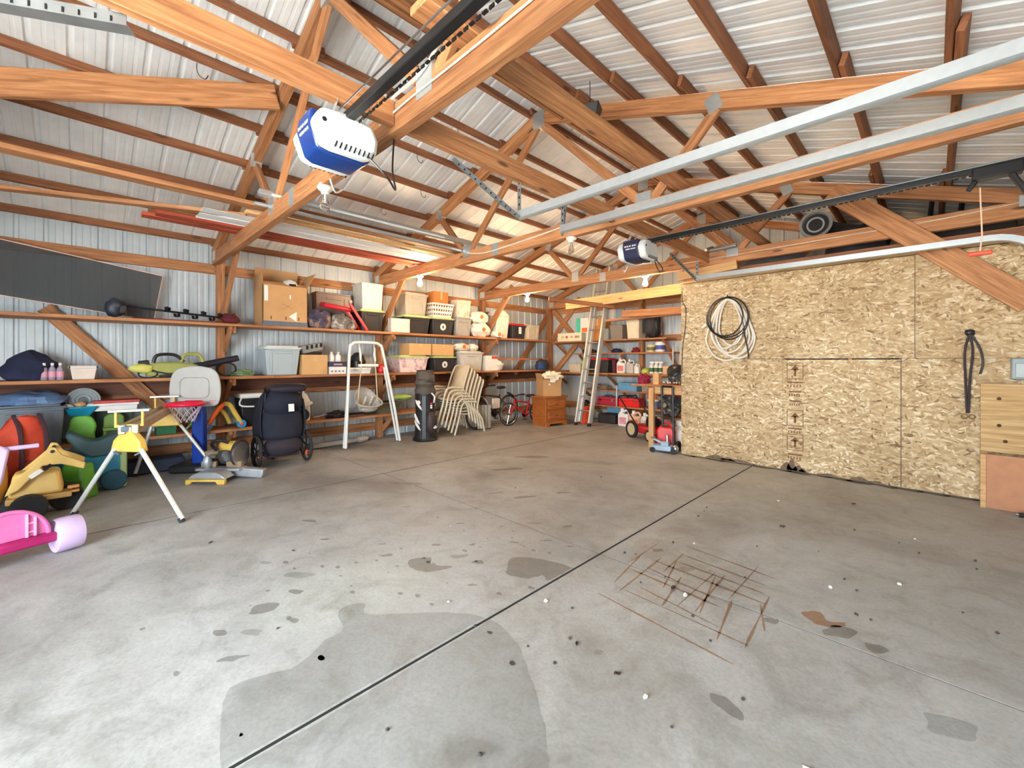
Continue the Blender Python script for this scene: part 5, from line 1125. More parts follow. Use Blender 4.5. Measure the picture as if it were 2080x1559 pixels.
for i in range(6):
    lc = (-6.62, 5.22 - i * .075, i * .058); lb = 'tan patio chair, %s in the leaning stack' % nm[i]
    if ch is None: ch = make_chair(lb, lc)
    else: dup(ch, label=lb, loc=lc)
gp = thing('folded_side_table', 'grey folded plastic side table standing behind the patio chairs', 'table', (-6.55, 5.82, 0), R(80))
for i in range(4): MB().bb(-.16 + i * .08, -.09 + i * .08, -.02, .02, .02, .5).build('slat', plain('weathered_grey_plastic', (156, 152, 142), .6), gp, bevel=.008)
MB().bb(-.16, .15, .02, .04, .1, .14).bb(-.16, .15, .02, .04, .38, .42).build('batten', plain('weathered_grey_plastic', (156, 152, 142), .6), gp)
for x in (-.14, .12): MB().bb(x, x + .03, -.01, .02, 0, .02).build('foot', RUBBER, gp)
# ------------------------------------------------------------------ bicycles
def bicycle(label, loc, rz, framemat, r=.32, wb=1.0, lean=0.06):
    t = thing('bicycle', label, 'bicycle', loc, rz); k = r / .32
    for x in (-wb / 2, wb / 2):
        w = MB().tube([(x + r * .95 * math.cos(R(a)), 0, r + r * .95 * math.sin(R(a))) for a in range(0, 360, 10)], r * .06, 8, True).build('tyre', RUBBER, t, smooth=True)
        MB().tube([(x + r * .87 * math.cos(R(a)), 0, r + r * .87 * math.sin(R(a))) for a in range(0, 360, 10)], .01, 6, True).build('rim', CHROME, w, smooth=True)
        for q in range(14): MB().tube([(x, 0, r), (x + r * .86 * math.cos(R(q * 25.7)), 0, r + r * .86 * math.sin(R(q * 25.7)))], .0022, 4).build('spoke', CHROME, w)
        MB().tube([(x, -.04, r), (x, .04, r)], .022, 10).build('hub', CHROME, w, smooth=True)
    bb = (-.08 * k, 0, r * .85); st_ = (-.2 * k, 0, r * 2.05); hd = (.33 * k, 0, r * 2.1); hb = (.36 * k, 0, r * 1.75)
    def tb(n, a, b, rr=.017): MB().tube([a, b], rr, 8).build(n, framemat, t, smooth=True)
    tb('down_tube', bb, hb, .02); tb('seat_tube', bb, st_); tb('top_tube', (-.18 * k, 0, r * 1.9), hd); tb('head_tube', hb, hd, .022)
    for s in (-1, 1): tb('chain_stay', (bb[0], s * .02, bb[2]), (-wb / 2, s * .05, r), .01); tb('seat_stay', (-.18 * k, s * .02, r * 1.85), (-wb / 2, s * .05, r), .009); tb('fork_blade', (hb[0], s * .04, hb[2]), (wb / 2, s * .045, r), .012)
    MB().tube([st_, (-.23 * k, 0, r * 2.45)], .012, 8).build('seat_post', CHROME, t, smooth=True)
    MB().blob((-.25 * k, 0, r * 2.5), (.14, .07, .035), 14, 8, .1, 2, 2).build('saddle', BLACKP, t, smooth=True)
    MB().tube(spline([(.3 * k, -.29, r * 2.75), (.33 * k, -.15, r * 2.7), (.33 * k, 0, r * 2.55), (.33 * k, .15, r * 2.7), (.3 * k, .29, r * 2.75)], 5), .013, 8).build('handlebar', BLACKM, t, smooth=True)
    tb('stem', hd, (.33 * k, 0, r * 2.55), .014)
    for s in (-1, 1): MB().tube([(.3 * k, s * .19, r * 2.73), (.29 * k, s * .3, r * 2.76)], .018, 8).build('grip', RUBBER, t, smooth=True)
    MB().lathe([(.02, -.004), (.09 * k, -.004), (.09 * k, .004), (.02, .004)], 22, Mx((bb[0], -.05, bb[2]), (R(90), 0, 0))).build('chainring', BLACKM, t, smooth=True)
    for s in (-1, 1): MB().bar((bb[0], s * .06, bb[2]), (bb[0] + s * .12, s * .06, bb[2] - s * .09), .02, .012, (0, 1, 0)).build('crank', CHROME, t); MB().box((bb[0] + s * .12, s * .11, bb[2] - s * .09), (.08, .07, .02)).build('pedal', BLACKP, t, bevel=.004)
    return t
b1 = bicycle('black and cream bicycle with large wheels behind the patio chairs', (-6.68, 6.2, 0), R(-84), plain('black_gloss_frame', (36, 34, 38), .3), .33, 1.02)
MB().grid(lambda u, v: Vector((.51 + (.36) * math.cos(R(20 + 150 * u)), (v - .5) * .06, .33 + .36 * math.sin(R(20 + 150 * u)))), 12, 2).build('fender', plain('cream_fender', (214, 202, 182), .4), b1, smooth=True, solid=.004)
MB().bb(-.2, .05, -.02, .02, .38, .6).build('frame_panel', plain('cream_fender', (214, 202, 182), .4), b1, bevel=.02)
bicycle('red and black childrens bicycle next to the nightstand', (-6.47, 6.92, 0), R(-97), plain('red_bike_frame', (176, 28, 32), .35), .25, .84)
# ------------------------------------------------------------------ nightstand and box
ns = thing('nightstand', 'oak nightstand with two drawers by the bicycles', 'nightstand', (-6.02, 7.26, 0), R(82))
MB().bb(-.3, .3, -.22, .22, .06, .6).build('carcass', OAK, ns, bevel=.008)
MB().bb(-.34, .34, -.25, .25, .6, .635).build('top', OAK, ns, bevel=.01)
MB().prism([(-.31, 0), (-.22, 0), (-.18, .05), (.18, .05), (.22, 0), (.31, 0), (.31, .1), (-.31, .1)], .03, Mx((0, -.225, 0), (R(90), 0, 0))).build('plinth', OAK, ns, bevel=.004)
MB().bb(-.31, -.28, -.2, .2, 0, .1).build('side_foot', OAK, ns); MB().bb(.28, .31, -.2, .2, 0, .1).build('side_foot', OAK, ns)
for z0, z1 in ((.14, .32), (.37, .56)):
    dr = MB().bb(-.24, .24, -.245, -.22, z0, z1).build('drawer', OAK, ns, bevel=.01); MB().bb(-.05, .05, -.256, -.244, (z0 + z1) / 2 - .008, (z0 + z1) / 2 + .008).build('pull', plain('dark_brown_pull', (96, 54, 26), .5), dr, bevel=.004)  # each drawer front carries a dark brown pull bar
cb_ = carton('open cardboard box on the nightstand holding white cloth', (-6.02, 7.24, .636), .44, .38, .36, R(62), CARD, [('l', 12, .14), ('f', 60, .06)], False)
MB().lathe([(.022, 0), (.022, .002)], 14, Mx((-.06, -.192, .26), (R(90), 0, 0))).build('round_sticker', PAPER, cb_)
o = MB().blob((0, 0, .0), (.25, .22, .13), 30, 16, .5, 3.2, 31).build('white_cloth', plain('white_cotton', (236, 226, 208), .9, var=.04), smooth=True); o.location = (-5.98, 7.28, 1.03); tag(o, 'bundle of white cloth spilling from the open cardboard box', 'cloth')
bu = thing('orange_bucket', 'orange bucket on the floor behind the nightstand', 'bucket', (-5.66, 8.05, 0))
MB().lathe([(.12, 0), (.15, .34), (.16, .34), (.16, .37), (.14, .37), (.11, .02)], 22, None, False).build('pail', plain('orange_bucket_plastic', (222, 72, 28), .4), bu, smooth=True); MB().lathe([(.118, .015), (.118, .0)], 22).build('bottom', plain('orange_bucket_plastic', (222, 72, 28), .4), bu); MB().tube(spline([(-.155, 0, .34), (-.1, -.12, .28), (.1, -.12, .28), (.155, 0, .34)], 5), .004, 5).build('bail', CHROME, bu)
# ------------------------------------------------------------------ ladder
la = thing('extension_ladder', 'tall aluminium extension ladder leaning to the back wall', 'ladder', (-5.41, 7.65, 0), R(4))
tilt = R(-15.2)
for s in (-1, 1):
    for dy, nmr in ((0, 'rail'), (.11, 'fly_rail')):
        x = s * (.165 if dy == 0 else .135)
        m = MB().box((0, 0, 1.85), (.036, .1, 3.64)).build(nmr, AL, la, bevel=.006); m.location = (x, dy, .03); m.rotation_euler = (tilt, 0, 0)
    MB().bb(s * .165 - .025, s * .165 + .025, -.05, .05, 0, .06).build('foot', RUBBER, la, bevel=.008)
for i in range(11):
    z = .3 + i * .31; MB().tube([(-.165, -math.sin(tilt) * z, z * math.cos(tilt) + .03), (.165, -math.sin(tilt) * z, z * math.cos(tilt) + .03)], .015, 8).build('rung', plain('dull_aluminium', (150, 146, 140), .5, .6), la, smooth=True)
lb_ = MB().box((-.165, -.052, 1.35), (.03, .003, .28)).build('warning_label', plain('green_label', (168, 176, 106), .6), la); lb_.location = (0, 0, .03); lb_.rotation_euler = (tilt, 0, 0)
# ------------------------------------------------------------------ back wall shelf contents
ZB1, ZB2, ZB3, ZB4, ZB5 = 1.885, 1.59, 1.13, .745, .40
fb = thing('produce_carton', 'white fruit printed carton on the top back shelf', 'box', (-6.30, 8.46, ZB1))
MB().bb(-.36, .36, -.1, .1, 0, .2).build('carton', plain('cream_carton', (226, 216, 190), .7, var=.04), fb, bevel=.005)
for x, c in ((-.2, (176, 182, 96)), (-.08, (186, 70, 60)), (.07, (206, 150, 120)), (.2, (198, 92, 84)), (.27, (140, 160, 90))): MB().lathe([(.035, 0), (.035, .003)], 12, Mx((x, -.1, .1), (R(90), 0, 0))).build('printed_fruit', plain('fruit_ink_%d_%d' % c[:2], c, .7), fb)
dp = thing('diaper_carton', 'teal and white carton behind the fruit printed one', 'box', (-6.02, 8.68, ZB1))
MB().bb(-.22, .22, -.11, .11, 0, .56).build('carton', PAPER, dp, bevel=.006); MB().bb(-.222, -.1, -.113, .112, .2, .562).build('teal_panel', plain('teal_print', (72, 176, 152), .6), dp); MB().bb(-.06, .1, -.113, -.11, .22, .32).build('orange_print', ORG, dp); MB().bb(.14, .223, -.112, .112, .0, .563).build('dark_side', plain('dark_teal_print', (48, 62, 62), .6), dp)
carton('brown cardboard box on the top back shelf behind the ladder', (-5.56, 8.62, ZB1), .3, .36, .5, 0, CARD3)
tote('clear glassy container behind the ladder on the top back shelf', loc=(-5.32, 8.5, ZB1), w=.2, d=.2, h=.26, rz=0, body=clear_plastic('glassy_plastic', (206, 206, 196), .4), panel=False)
tote('taupe tote on the top back shelf beside the ladder', loc=(-5.02, 8.56, ZB1), w=.36, d=.4, h=.32, rz=0, body=col('taupe_tote', (120, 108, 98)), panel=False)
tote('tall ivory ribbed tote beside the black backpack', loc=(-4.62, 8.56, ZB1), w=.34, d=.4, h=.46, rz=0, body=col('ivory_tote', (212, 200, 176)), lid=col('ivory_lid', (200, 194, 182)))
bp = thing('black_backpack', 'black framed hiking backpack on the top back shelf', 'backpack', (-4.22, 8.52, ZB1))
MB().blob((0, 0, .27), (.2, .14, .28), 18, 12, .15, 2.4, 14, 0).build('pack', BLACKP, bp, smooth=True); MB().blob((-.04, -.1, .26), (.13, .07, .18), 14, 10, .1, 2, 15, 0).build('mesh_panel', plain('dark_grey_mesh', (56, 52, 54), .9), bp, smooth=True)
for s in (-1, 1): MB().tube(spline([(s * .09, -.15, .48), (s * .12, -.2, .35), (s * .13, -.17, .1)], 5), .018, 6).build('strap', RUBBER, bp, smooth=True)
MB().tube(spline([(-.06, -.02, .54), (0, -.02, .585), (.06, -.02, .54)], 4), .012, 6).build('grab_loop', CARD2, bp, smooth=True)
MB().tube([(.2, -.02, .05), (.19, -.02, .55)], .014, 8).build('frame_bar', plain('maroon_bar', (84, 46, 42), .5), bp, smooth=True)
# tin shelf
def tin(label, loc, r, h, mat, band, name='paint_tin', cat='tin'):
    t = thing(name, label, cat, loc); MB().lathe([(r * .94, 0), (r, .01), (r, h - .01), (r * .96, h)], 20).build('can', mat, t, smooth=True); MB().lathe([(r * 1.01, h * .25), (r * 1.01, h * .7)], 20, None, False).build('band', band, t, smooth=True); MB().lathe([(r * .9, h - .002), (r * .9, h + .008)], 20).build('lid', mat, t, smooth=True); return t
tin('olive and cream tin on the narrow back shelf', (-4.26, 8.52, ZB2), .09, .15, plain('cream_tin', (196, 184, 130), .5), plain('olive_band', (104, 96, 60), .6))
tin('white tub with blue label at the end of the narrow back shelf', (-4.05, 8.5, ZB2), .1, .2, WHITEP, plain('blue_label', (62, 76, 150), .6), 'plastic_tub', 'tub')
pile('dark red rag on the narrow back shelf', (-4.62, 8.52), (.09, .07, .07), ZB2, plain('dark_red_rag', (112, 28, 36), .9), 22, 'red_rag', 'rag')
pile('navy hat on the narrow back shelf beside the ladder', (-5.1, 8.54), (.12, .08, .06), ZB2, NAVYF, 23, 'navy_hat', 'hat')
pile('dark cloth at the wall end of the narrow back shelf', (-5.85, 8.56), (.2, .08, .06), ZB2, plain('charcoal_cloth', (48, 44, 46), .9), 24, 'dark_cloth', 'cloth')
# jug shelf
tote('large black tote with red lid on the jug shelf behind the ladder', loc=(-5.52, 8.58, ZB3), w=.62, d=.4, h=.34, rz=0, body=BLKT, lid=REDP, panel=False)
tote('dark maroon bin standing between the red lidded tote and white jug', loc=(-5.13, 8.58, ZB3), w=.12, d=.3, h=.3, rz=0, body=plain('maroon_plastic', (84, 26, 36), .5), panel=False, rim=False)
jug('white jug with red fruit label on the jug shelf', (-4.92, 8.46, ZB3), .2, .14, .33, WHITEP, 0, plain('red_white_label', (214, 120, 110), .6, var=.4, scale=20))
jug('translucent grey jug beside the red labelled jug', (-4.70, 8.46, ZB3), .17, .13, .31, plain('milky_grey_plastic', (184, 180, 174), .35), 0, None)
jug('small white jug at the middle of the jug shelf', (-4.54, 8.45, ZB3), .11, .1, .22, WHITEP, 0, None)
pile('lime green round pot on the jug shelf', (-4.36, 8.46), (.09, .08, .08), ZB3, plain('lime_pot', (172, 186, 84), .5), 25, 'lime_pot', 'pot', .05)
GL = plain('green_red_label', (70, 104, 64), .6, var=.3, scale=20)
for i, x in enumerate((-4.22, -4.12, -4.02)): bottle('white spray bottle on the jug shelf, %s of three' % ('nearest the lime pot', 'middle one', 'farthest from the lime pot')[i], (x, 8.46, ZB3), .26, .045, WHITEP, WHITEP, R(90), None, 'bottle', True, GL)
tag(MB().bb(-3.95, -3.82, 8.4, 8.5, ZB3, ZB3 + .16).build('small_carton', plain('peach_carton', (214, 176, 140), .7), bevel=.004), 'small peach carton at the end of the jug shelf', 'box')
tote('shallow grey tray behind the ladder on the jug shelf end', loc=(-6.2, 8.6, ZB3), w=.4, d=.36, h=.2, rz=0, body=BEIGE, panel=False)
# lower shelves
tote('long blue bin on the back shelf below the jugs', loc=(-4.74, 8.52, ZB4), w=.5, d=.34, h=.18, rz=0, body=plain('steel_blue_plastic', (92, 142, 178), .45), panel=False, taper=.95)
tag(MB().bb(-4.42, -4.28, 8.42, 8.6, ZB4, ZB4 + .17).build('grey_carton', plain('speckled_carton', (138, 126, 112), .8, var=.3, scale=30), bevel=.004), 'small speckled carton beside the blue bin', 'box')
pile('grey work cloth beside the ladder on the blue bin shelf', (-5.5, 8.52), (.22, .12, .08), ZB4, plain('grey_work_cloth', (116, 104, 92), .9), 26, 'work_cloth', 'cloth')
for i, (x, c, lb) in enumerate(((-5.28, (170, 40, 60), 'crimson toolbox on the lowest back shelf beside the ladder'), (-4.72, (214, 32, 34), 'bright red toolbox on the lowest back shelf behind the mower'))):
    t = thing('toolbox', lb, 'toolbox', (x, 8.52, ZB5)); mt = plain('toolbox_paint_%d' % i, c, .35)
    MB().bb(-.25, .25, -.13, .13, 0, .12).build('tray', mt, t, bevel=.01); MB().prism([(-.25, 0), (.25, 0), (.23, .06), (-.23, .06)], .26, Mx((0, 0, .122), (R(90), 0, 0))).build('lid', mt, t, bevel=.012); MB().tube(spline([(-.1, 0, .18), (-.09, 0, .215), (.09, 0, .215), (.1, 0, .18)], 4), .01, 6).build('handle', BLACKP, t, smooth=True)
    for q in (-.15, .15): MB().box((q, -.135, .12), (.035, .012, .05)).build('latch', CHROME, t)
jug('white detergent jug with pink label on the floor under the back shelf', (-4.72, 8.22, 0), .24, .16, .38, WHITEP, 0, plain('pink_print_label', (214, 150, 160), .6, var=.3, scale=20))
jug('orange labelled jug on the floor beside the detergent jug', (-4.42, 8.16, 0), .24, .16, .36, plain('pale_orange_plastic', (226, 186, 160), .4), 0, plain('orange_wrap', (226, 120, 70), .6))
jug('white rounded jug on the floor behind the mower', (-4.14, 8.1, 0), .22, .16, .34, WHITEP, 0, None)
tag(MB().bb(-5.5, -4.9, 8.78, 8.83, .0, .36).build('blue_board', plain('pale_blue_board', (120, 164, 196), .6)), 'pale blue board leaning at the wall under the lowest shelf', 'board')
tag(MB().bb(-5.45, -5.0, 8.3, 8.7, .0, .2).build('dark_bin', plain('dark_floor_bin', (44, 38, 38), .6), bevel=.02), 'dark bin on the floor beside the ladder foot', 'bin')
pile('black bag on the floor between the bucket and the ladder', (-5.9, 8.45), (.16, .14, .3), 0, plain('black_bag_film', (30, 30, 32), .5), 27, 'black_bag', 'bag', .25)
cw = thing('cream_board', 'cream metal cover hanging on the back wall', 'panel', (-3.7, 8.80, 1.26)); MB().bb(-.07, .07, -.02, .02, 0, .36).build('plate', plain('cream_enamel', (224, 202, 158), .5), cw, bevel=.005); MB().bb(.07, .1, -.03, .0, .1, .3).build('edge_flange', plain('cream_enamel', (224, 202, 158), .5), cw)
tag(MB().lathe([(.055, 0), (.06, .05), (.03, .08)], 14, Mx((-3.53, 8.78, 1.48), (R(90), 0, 0))).build('red_hat', REDP, smooth=True), 'red hat hanging beside the cream cover', 'hat')
# ------------------------------------------------------------------ workbench corner
wbn = thing('work_bench', 'rough wooden workbench at the partition corner', 'workbench', (0, 0, 0))
stick('leg', (-3.25, 6.52, 0), (-3.25, 6.52, .97), .06, .085, PALEW, wbn, up=(1, 0, 0)); 
stick('apron', (-3.24, 6.56, .93), (-2.74, 6.56, .93), .035, .12, PALEW, wbn); stick('top_board', (-3.62, 6.72, 1.0), (-2.73, 6.72, 1.0), .4, .035, SHELFW, wbn); stick('top_board', (-3.62, 7.14, 1.0), (-2.73, 7.14, 1.0), .4, .035, SHELFW, wbn)
stick('leg', (-2.78, 7.3, 0), (-2.78, 7.3, .98), .06, .06, PALEW, wbn, up=(1, 0, 0)); stick('lower_shelf', (-3.22, 6.86, .47), (-2.74, 6.86, .47), .42, .03, SHELFW, wbn)
DKM = patchy('oily_dark_metal', (34, 32, 32), (66, 60, 56), (150, 142, 132), 14)
en = thing('small_engine', 'dark greasy engine part on the workbench', 'engine', (-2.98, 6.85, 1.018))
MB().blob((0, 0, .16), (.14, .14, .17), 18, 12, .35, 3.4, 16, 0).build('block', DKM, en, smooth=True); MB().lathe([(.1, 0), (.11, .03), (.06, .06)], 18, Mx((.0, -.1, .22), (R(60), 0, 0))).build('flywheel', BLACKM, en, smooth=True)
for i in range(6): MB().blob((-.14 + i * .05, -.16 + .02 * (i % 2), .03), (.025, .02, .025), 8, 6, .3, 4, i, 0).build('bolt', CHROME, en, smooth=True)
pile('maroon cloth bag at the end of the workbench', (-3.52, 6.78), (.09, .13, .11), 1.018, plain('maroon_cloth', (132, 24, 54), .85, var=.2), 28, 'maroon_bag', 'bag')
tag(MB().bb(-3.28, -3.18, 6.62, 6.74, 1.018, 1.2).build('tan_carton', plain('tan_small_carton', (206, 160, 108), .8), bevel=.003), 'small tan carton standing on the workbench', 'box')
e2 = thing('mower_engine', 'black engine and red tank stored on the bench lower shelf', 'engine', (-3.06, 6.86, .486))
MB().blob((0, 0, .2), (.16, .16, .22), 20, 12, .3, 3, 17, 0).build('engine_block', DKM, e2, smooth=True); MB().blob((.05, -.02, .38), (.14, .12, .05), 14, 8, .15, 2, 18).build('red_tank', REDP, e2, smooth=True); MB().tube([(-.22, -.1, .32), (.02, -.1, .22)], .03, 10).build('exhaust_pipe', plain('tan_pipe', (140, 120, 92), .6), e2, smooth=True); MB().lathe([(.03, 0), (.045, .02), (.03, .04)], 12, Mx((-.04, -.2, .2), (R(90), 0, 0))).build('brass_fitting', plain('pale_brass', (206, 196, 160), .4, .5), e2, smooth=True)
e3 = pile('dark oily machine parts on the floor under the bench', (-2.98, 7.24), (.16, .14, .24), 0, DKM, 19, 'machine_parts', 'machine', .3, 3)
hb_ = thing('oil_drum_tub', 'orange topped blue and white pail beside the bright red toolbox', 'pail', (-4.18, 8.45, ZB5)); MB().lathe([(.1, 0), (.12, .2)], 20).build('lower_pail', plain('blue_white_pail', (112, 130, 178), .5, var=.3, scale=12), hb_, smooth=True); MB().lathe([(.12, .2), (.12, .33), (.08, .4)], 20).build('upper_pail', plain('orange_top', (214, 84, 52), .5), hb_, smooth=True); MB().lathe([(.123, .16), (.124, .2)], 20, None, False).build('white_ring', WHITEP, hb_, smooth=True)
mw = thing('lawn_mower', 'red push lawn mower with black folding handles', 'lawn mower', (-3.60, 7.27, 0), R(-24))
MB().prism([(p.x, p.y) for p in spline([(-.28, -.2, 0), (.2, -.24, 0), (.32, 0, 0), (.2, .24, 0), (-.28, .2, 0)], 4, True)], .13, Mx((0, 0, .17))).build('deck', plain('mower_red', (178, 26, 34), .35), mw, bevel=.03)
MB().lathe([(.12, .23), (.13, .3), (.11, .38), (.05, .4)], 18).build('engine', BLACKP, mw, smooth=True)
for x, r in ((-.24, .155), (.24, .1)):
    for s in (-1, 1): w = MB().lathe([(r * .7, -.02), (r, -.024), (r, .024), (r * .7, .02)], 22, Mx((x, s * .28, r), (R(90), 0, 0)), False).build('wheel', RUBBER, mw, smooth=True); MB().lathe([(.015, -.014), (r * .72, -.016), (r * .72, .016), (.015, .014)], 18, Mx((x, s * .28, r), (R(90), 0, 0))).build('hubcap', plain('cream_hub', (196, 176, 138), .5), w, smooth=True)
for s in (-1, 1): MB().tube([(-.2, s * .2, .22), (-.75, s * .2, .72)], .013, 8).build('handle_tube', BLACKM, mw, smooth=True)
MB().tube([(-.75, -.2, .72), (-.75, .2, .72)], .013, 8).build('handle_grip', BLACKM, mw, smooth=True)
gcn = thing('gas_can', 'red fuel can on the floor by the bench leg', 'fuel can', (-3.02, 6.56, 0), R(20))
MB().prism([(-.13, 0), (.13, 0), (.14, .3), (.08, .36), (-.1, .36), (-.14, .3)], .2, Mx((0, 0, 0), (R(90), 0, 0))).build('can', plain('fuel_red_plastic', (208, 38, 36), .4), gcn, bevel=.02); MB().tube(spline([(-.07, 0, .35), (-.05, 0, .42), (.03, 0, .42), (.06, 0, .35)], 4), .018, 8).build('handle', plain('fuel_red_plastic', (208, 38, 36), .4), gcn, smooth=True); MB().lathe([(.025, .35), (.025, .4)], 12, Mx((.1, 0, 0))).build('cap', plain('tan_cap', (196, 160, 120), .5), gcn, smooth=True)
dl = thing('hand_truck', 'black upright hand truck at the partition corner', 'hand truck', (-2.86, 6.47, 0), R(90)); MB().tube([(0, 0, .05), (0, .02, 1.0)], .017, 8).tube([(0, .18, .05), (0, .2, 1.0)], .017, 8).build('upright', BLACKM, dl, smooth=True); MB().tube([(0, .02, 1.0), (0, .2, 1.0)], .017, 8).build('top_bar', BLACKM, dl, smooth=True); MB().bb(-.16, .02, -.02, .22, .012, .03).build('toe_plate', BLACKM, dl); MB().tube([(.0, .0, .5), (0, .19, .5)], .014, 8).build('cross_bar', BLACKM, dl, smooth=True)
for y in (-.04, .24): MB().lathe([(.02, -.02), (.07, -.02), (.08, 0), (.07, .02), (.02, .02)], 18, Mx((.06, y, .08), (R(90), 0, 0))).build('wheel', RUBBER, dl, smooth=True)
fe = thing('fire_extinguisher', 'red fire extinguisher with white labels on the bench lower shelf', 'extinguisher', (-2.83, 6.95, .486)); MB().lathe([(.05, 0), (.055, .02), (.055, .3), (.03, .36), (.02, .38)], 18).build('cylinder', plain('extinguisher_red', (164, 22, 30), .3), fe, smooth=True); MB().lathe([(.056, .05), (.056, .2)], 18, None, False).lathe([(.056, .22), (.056, .27)], 18, None, False).build('label', PAPER, fe, smooth=True); MB().box((0, -.03, .41), (.03, .1, .04)).build('lever', CHROME, fe, bevel=.005); MB().tube(spline([(.02, 0, .39), (.07, .0, .35), (.065, 0, .15)], 5), .01, 6).build('hose', RUBBER, fe, smooth=True)
pg = thing('propane_tank', 'white propane tank beside the partition edge', 'gas tank', (-2.88, 6.82, 0))
MB().lathe([(.1, 0), (.11, .03), (.09, .05), (.14, .1), (.15, .2), (.14, .3), (.08, .36), (.03, .38)], 22).build('tank', plain('tank_white', (222, 212, 196), .4), pg, smooth=True); MB().lathe([(.09, .36), (.1, .46), (.095, .46), (.085, .36)], 18, None, False).build('collar', WHITEP, pg, smooth=True); MB().lathe([(.02, .38), (.025, .43)], 12).build('valve', BLACKM, pg, smooth=True)
jk = thing('floor_jack', 'grey blue floor jack on the floor at the partition edge', 'jack', (-2.92, 6.30, 0), R(10)); JB = plain('jack_blue_grey', (150, 168, 184), .4, .3)
MB().bb(-.2, .1, -.07, -.05, .03, .11).bb(-.2, .1, .05, .07, .03, .11).build('side_plate', JB, jk, bevel=.008); MB().bb(-.06, .06, -.05, .05, .05, .17).build('pump_block', JB, jk, bevel=.012); MB().bar((.05, 0, .1), (-.18, 0, .2), .06, .03).build('lift_arm', JB, jk, bevel=.006); MB().lathe([(.04, 0), (.045, .02)], 16, Mx((-.18, 0, .2))).build('saddle', CHROME, jk); MB().tube([(.03, 0, .15), (.02, .02, .26)], .02, 10).build('handle_socket', CHROME, jk, smooth=True)
for x in (-.17, .14):
    for s in (-1, 1): MB().lathe([(.01, -.015), (.04, -.015), (.04, .015), (.01, .015)], 16, Mx((x, s * .085, .04), (R(90), 0, 0))).build('wheel', BLACKM, jk, smooth=True)
MB().blob((.15, 0, .07), (.05, .05, .06), 12, 8, .2, 3, 3, 0).build('jack_caster', CHROME, jk, smooth=True)
# ------------------------------------------------------------------ partition wall items
ho = thing('hose_coil', 'coil of white hose hanging on the partition', 'hose', (-2.02, 6.36, 0)); HW = plain('white_hose', (230, 220, 204), .5, var=.04)
for i, (rx, zt, zb, dx) in enumerate(((.30, 2.27, 1.41, -.02), (.28, 2.27, 1.47, .03), (.24, 2.26, 1.52, .0), (.20, 2.26, 1.58, -.03), (.26, 2.27, 1.44, .06), (.16, 2.25, 1.62, .02))):
    pts = []
    for k in range(20):
        a = 2 * math.pi * k / 20; c = math.cos(a); w = math.sin(a); z = (zt + zb) / 2 + (zt - zb) / 2 * c; f = .55 + .45 * (1 - c) / 2 if c > -.3 else 1.0
        pts.append((dx * (1 - c) + rx * w * min(1, f + .1), -.01 - .012 * (i % 3), z))
    MB().tube(spline(pts, 2, True), .0125, 8, True).build('hose_loop', HW, ho, smooth=True)
MB().tube([(-.3, -.02, 1.93), (-.36, -.02, 1.88)], .02, 8).build('nozzle', HW, ho, smooth=True)
MB().tube(spline([(0, .03, 2.3), (0, -.06, 2.29), (0, -.09, 2.31)], 4), .008, 6).build('wall_hook', BLACKM, ho, smooth=True)
bc = thing('black_cord_coil', 'coil of black cord hung over the white hose', 'cord', (-2.02, 6.315, 0))
for i, (rx, zt, zb, dx) in enumerate(((.27, 2.29, 1.73, -.02), (.25, 2.28, 1.70, .01), (.23, 2.28, 1.75, -.04))): MB().tube([(dx + rx * math.sin(2 * math.pi * k / 32), -.008 * i, (zt + zb) / 2 + (zt - zb) / 2 * math.cos(2 * math.pi * k / 32)) for k in range(32)], .0085, 7, True).build('cord_loop', BLACKP, bc, smooth=True)
MB().tube(spline([(.2, -.01, 1.85), (.22, -.01, 1.7), (.25, -.01, 1.55), (.26, -.01, 1.43)], 5), .009, 6).build('loose_end', BLACKP, bc, smooth=True)
bs = thing('rubber_strap', 'long dark rubber strap hanging on the partition', 'strap', (.268, 6.37, 0)); STR = plain('strap_rubber', (64, 56, 60), .7)
MB().tube(spline([(0, 0, 1.68), (-.035, -.01, 1.5), (-.03, -.01, 1.2), (-.02, -.01, .87)], 5), .02, 8, False, .5).build('strap_length', STR, bs, smooth=True); MB().tube(spline([(.0, 0, 1.68), (.02, -.01, 1.5), (.0, -.01, 1.2), (-.01, -.01, .87)], 5), .02, 8, False, .5).build('strap_length', STR, bs, smooth=True)
MB().tube(spline([(.01, 0, 1.68), (.07, -.01, 1.52), (.09, -.01, 1.38), (.07, -.01, 1.27)], 5), .01, 7).build('short_tail', STR, bs, smooth=True); MB().blob((0, 0, 1.69), (.04, .025, .035), 12, 8, .3, 3, 4).build('knot', BLACKP, bs, smooth=True)
for x in (-.04, .015): MB().tube([(x + .022 * math.cos(R(a)), -.012, .835 + .022 * math.sin(R(a))) for a in range(0, 360, 30)], .005, 6, True).build('end_ring', plain('brass_ring', (170, 146, 92), .35, .8), bs, smooth=True)
MB().tube([(0, .03, 1.72), (0, -.02, 1.72)], .006, 6).build('wall_nail', BLACKM, bs)
eb = thing('outlet_box', 'grey electrical outlet box on the partition', 'outlet box', (.60, 6.375, 1.32)); MB().bb(-.06, .12, -.03, .024, -.1, .11).build('housing', plain('outlet_grey', (140, 148, 148), .45), eb, bevel=.012); MB().bb(-.035, .1, -.04, -.028, -.08, .06).build('cover', plain('outlet_cover_grey', (158, 168, 168), .4), eb, bevel=.006)
pw = stick('plywood_offcut', (.335, 6.27, .845), (1.0 - .22, 6.27, .845), .018, .67, PLYW); tag(pw, 'knotty plywood offcut fixed in front of the partition', 'plywood')
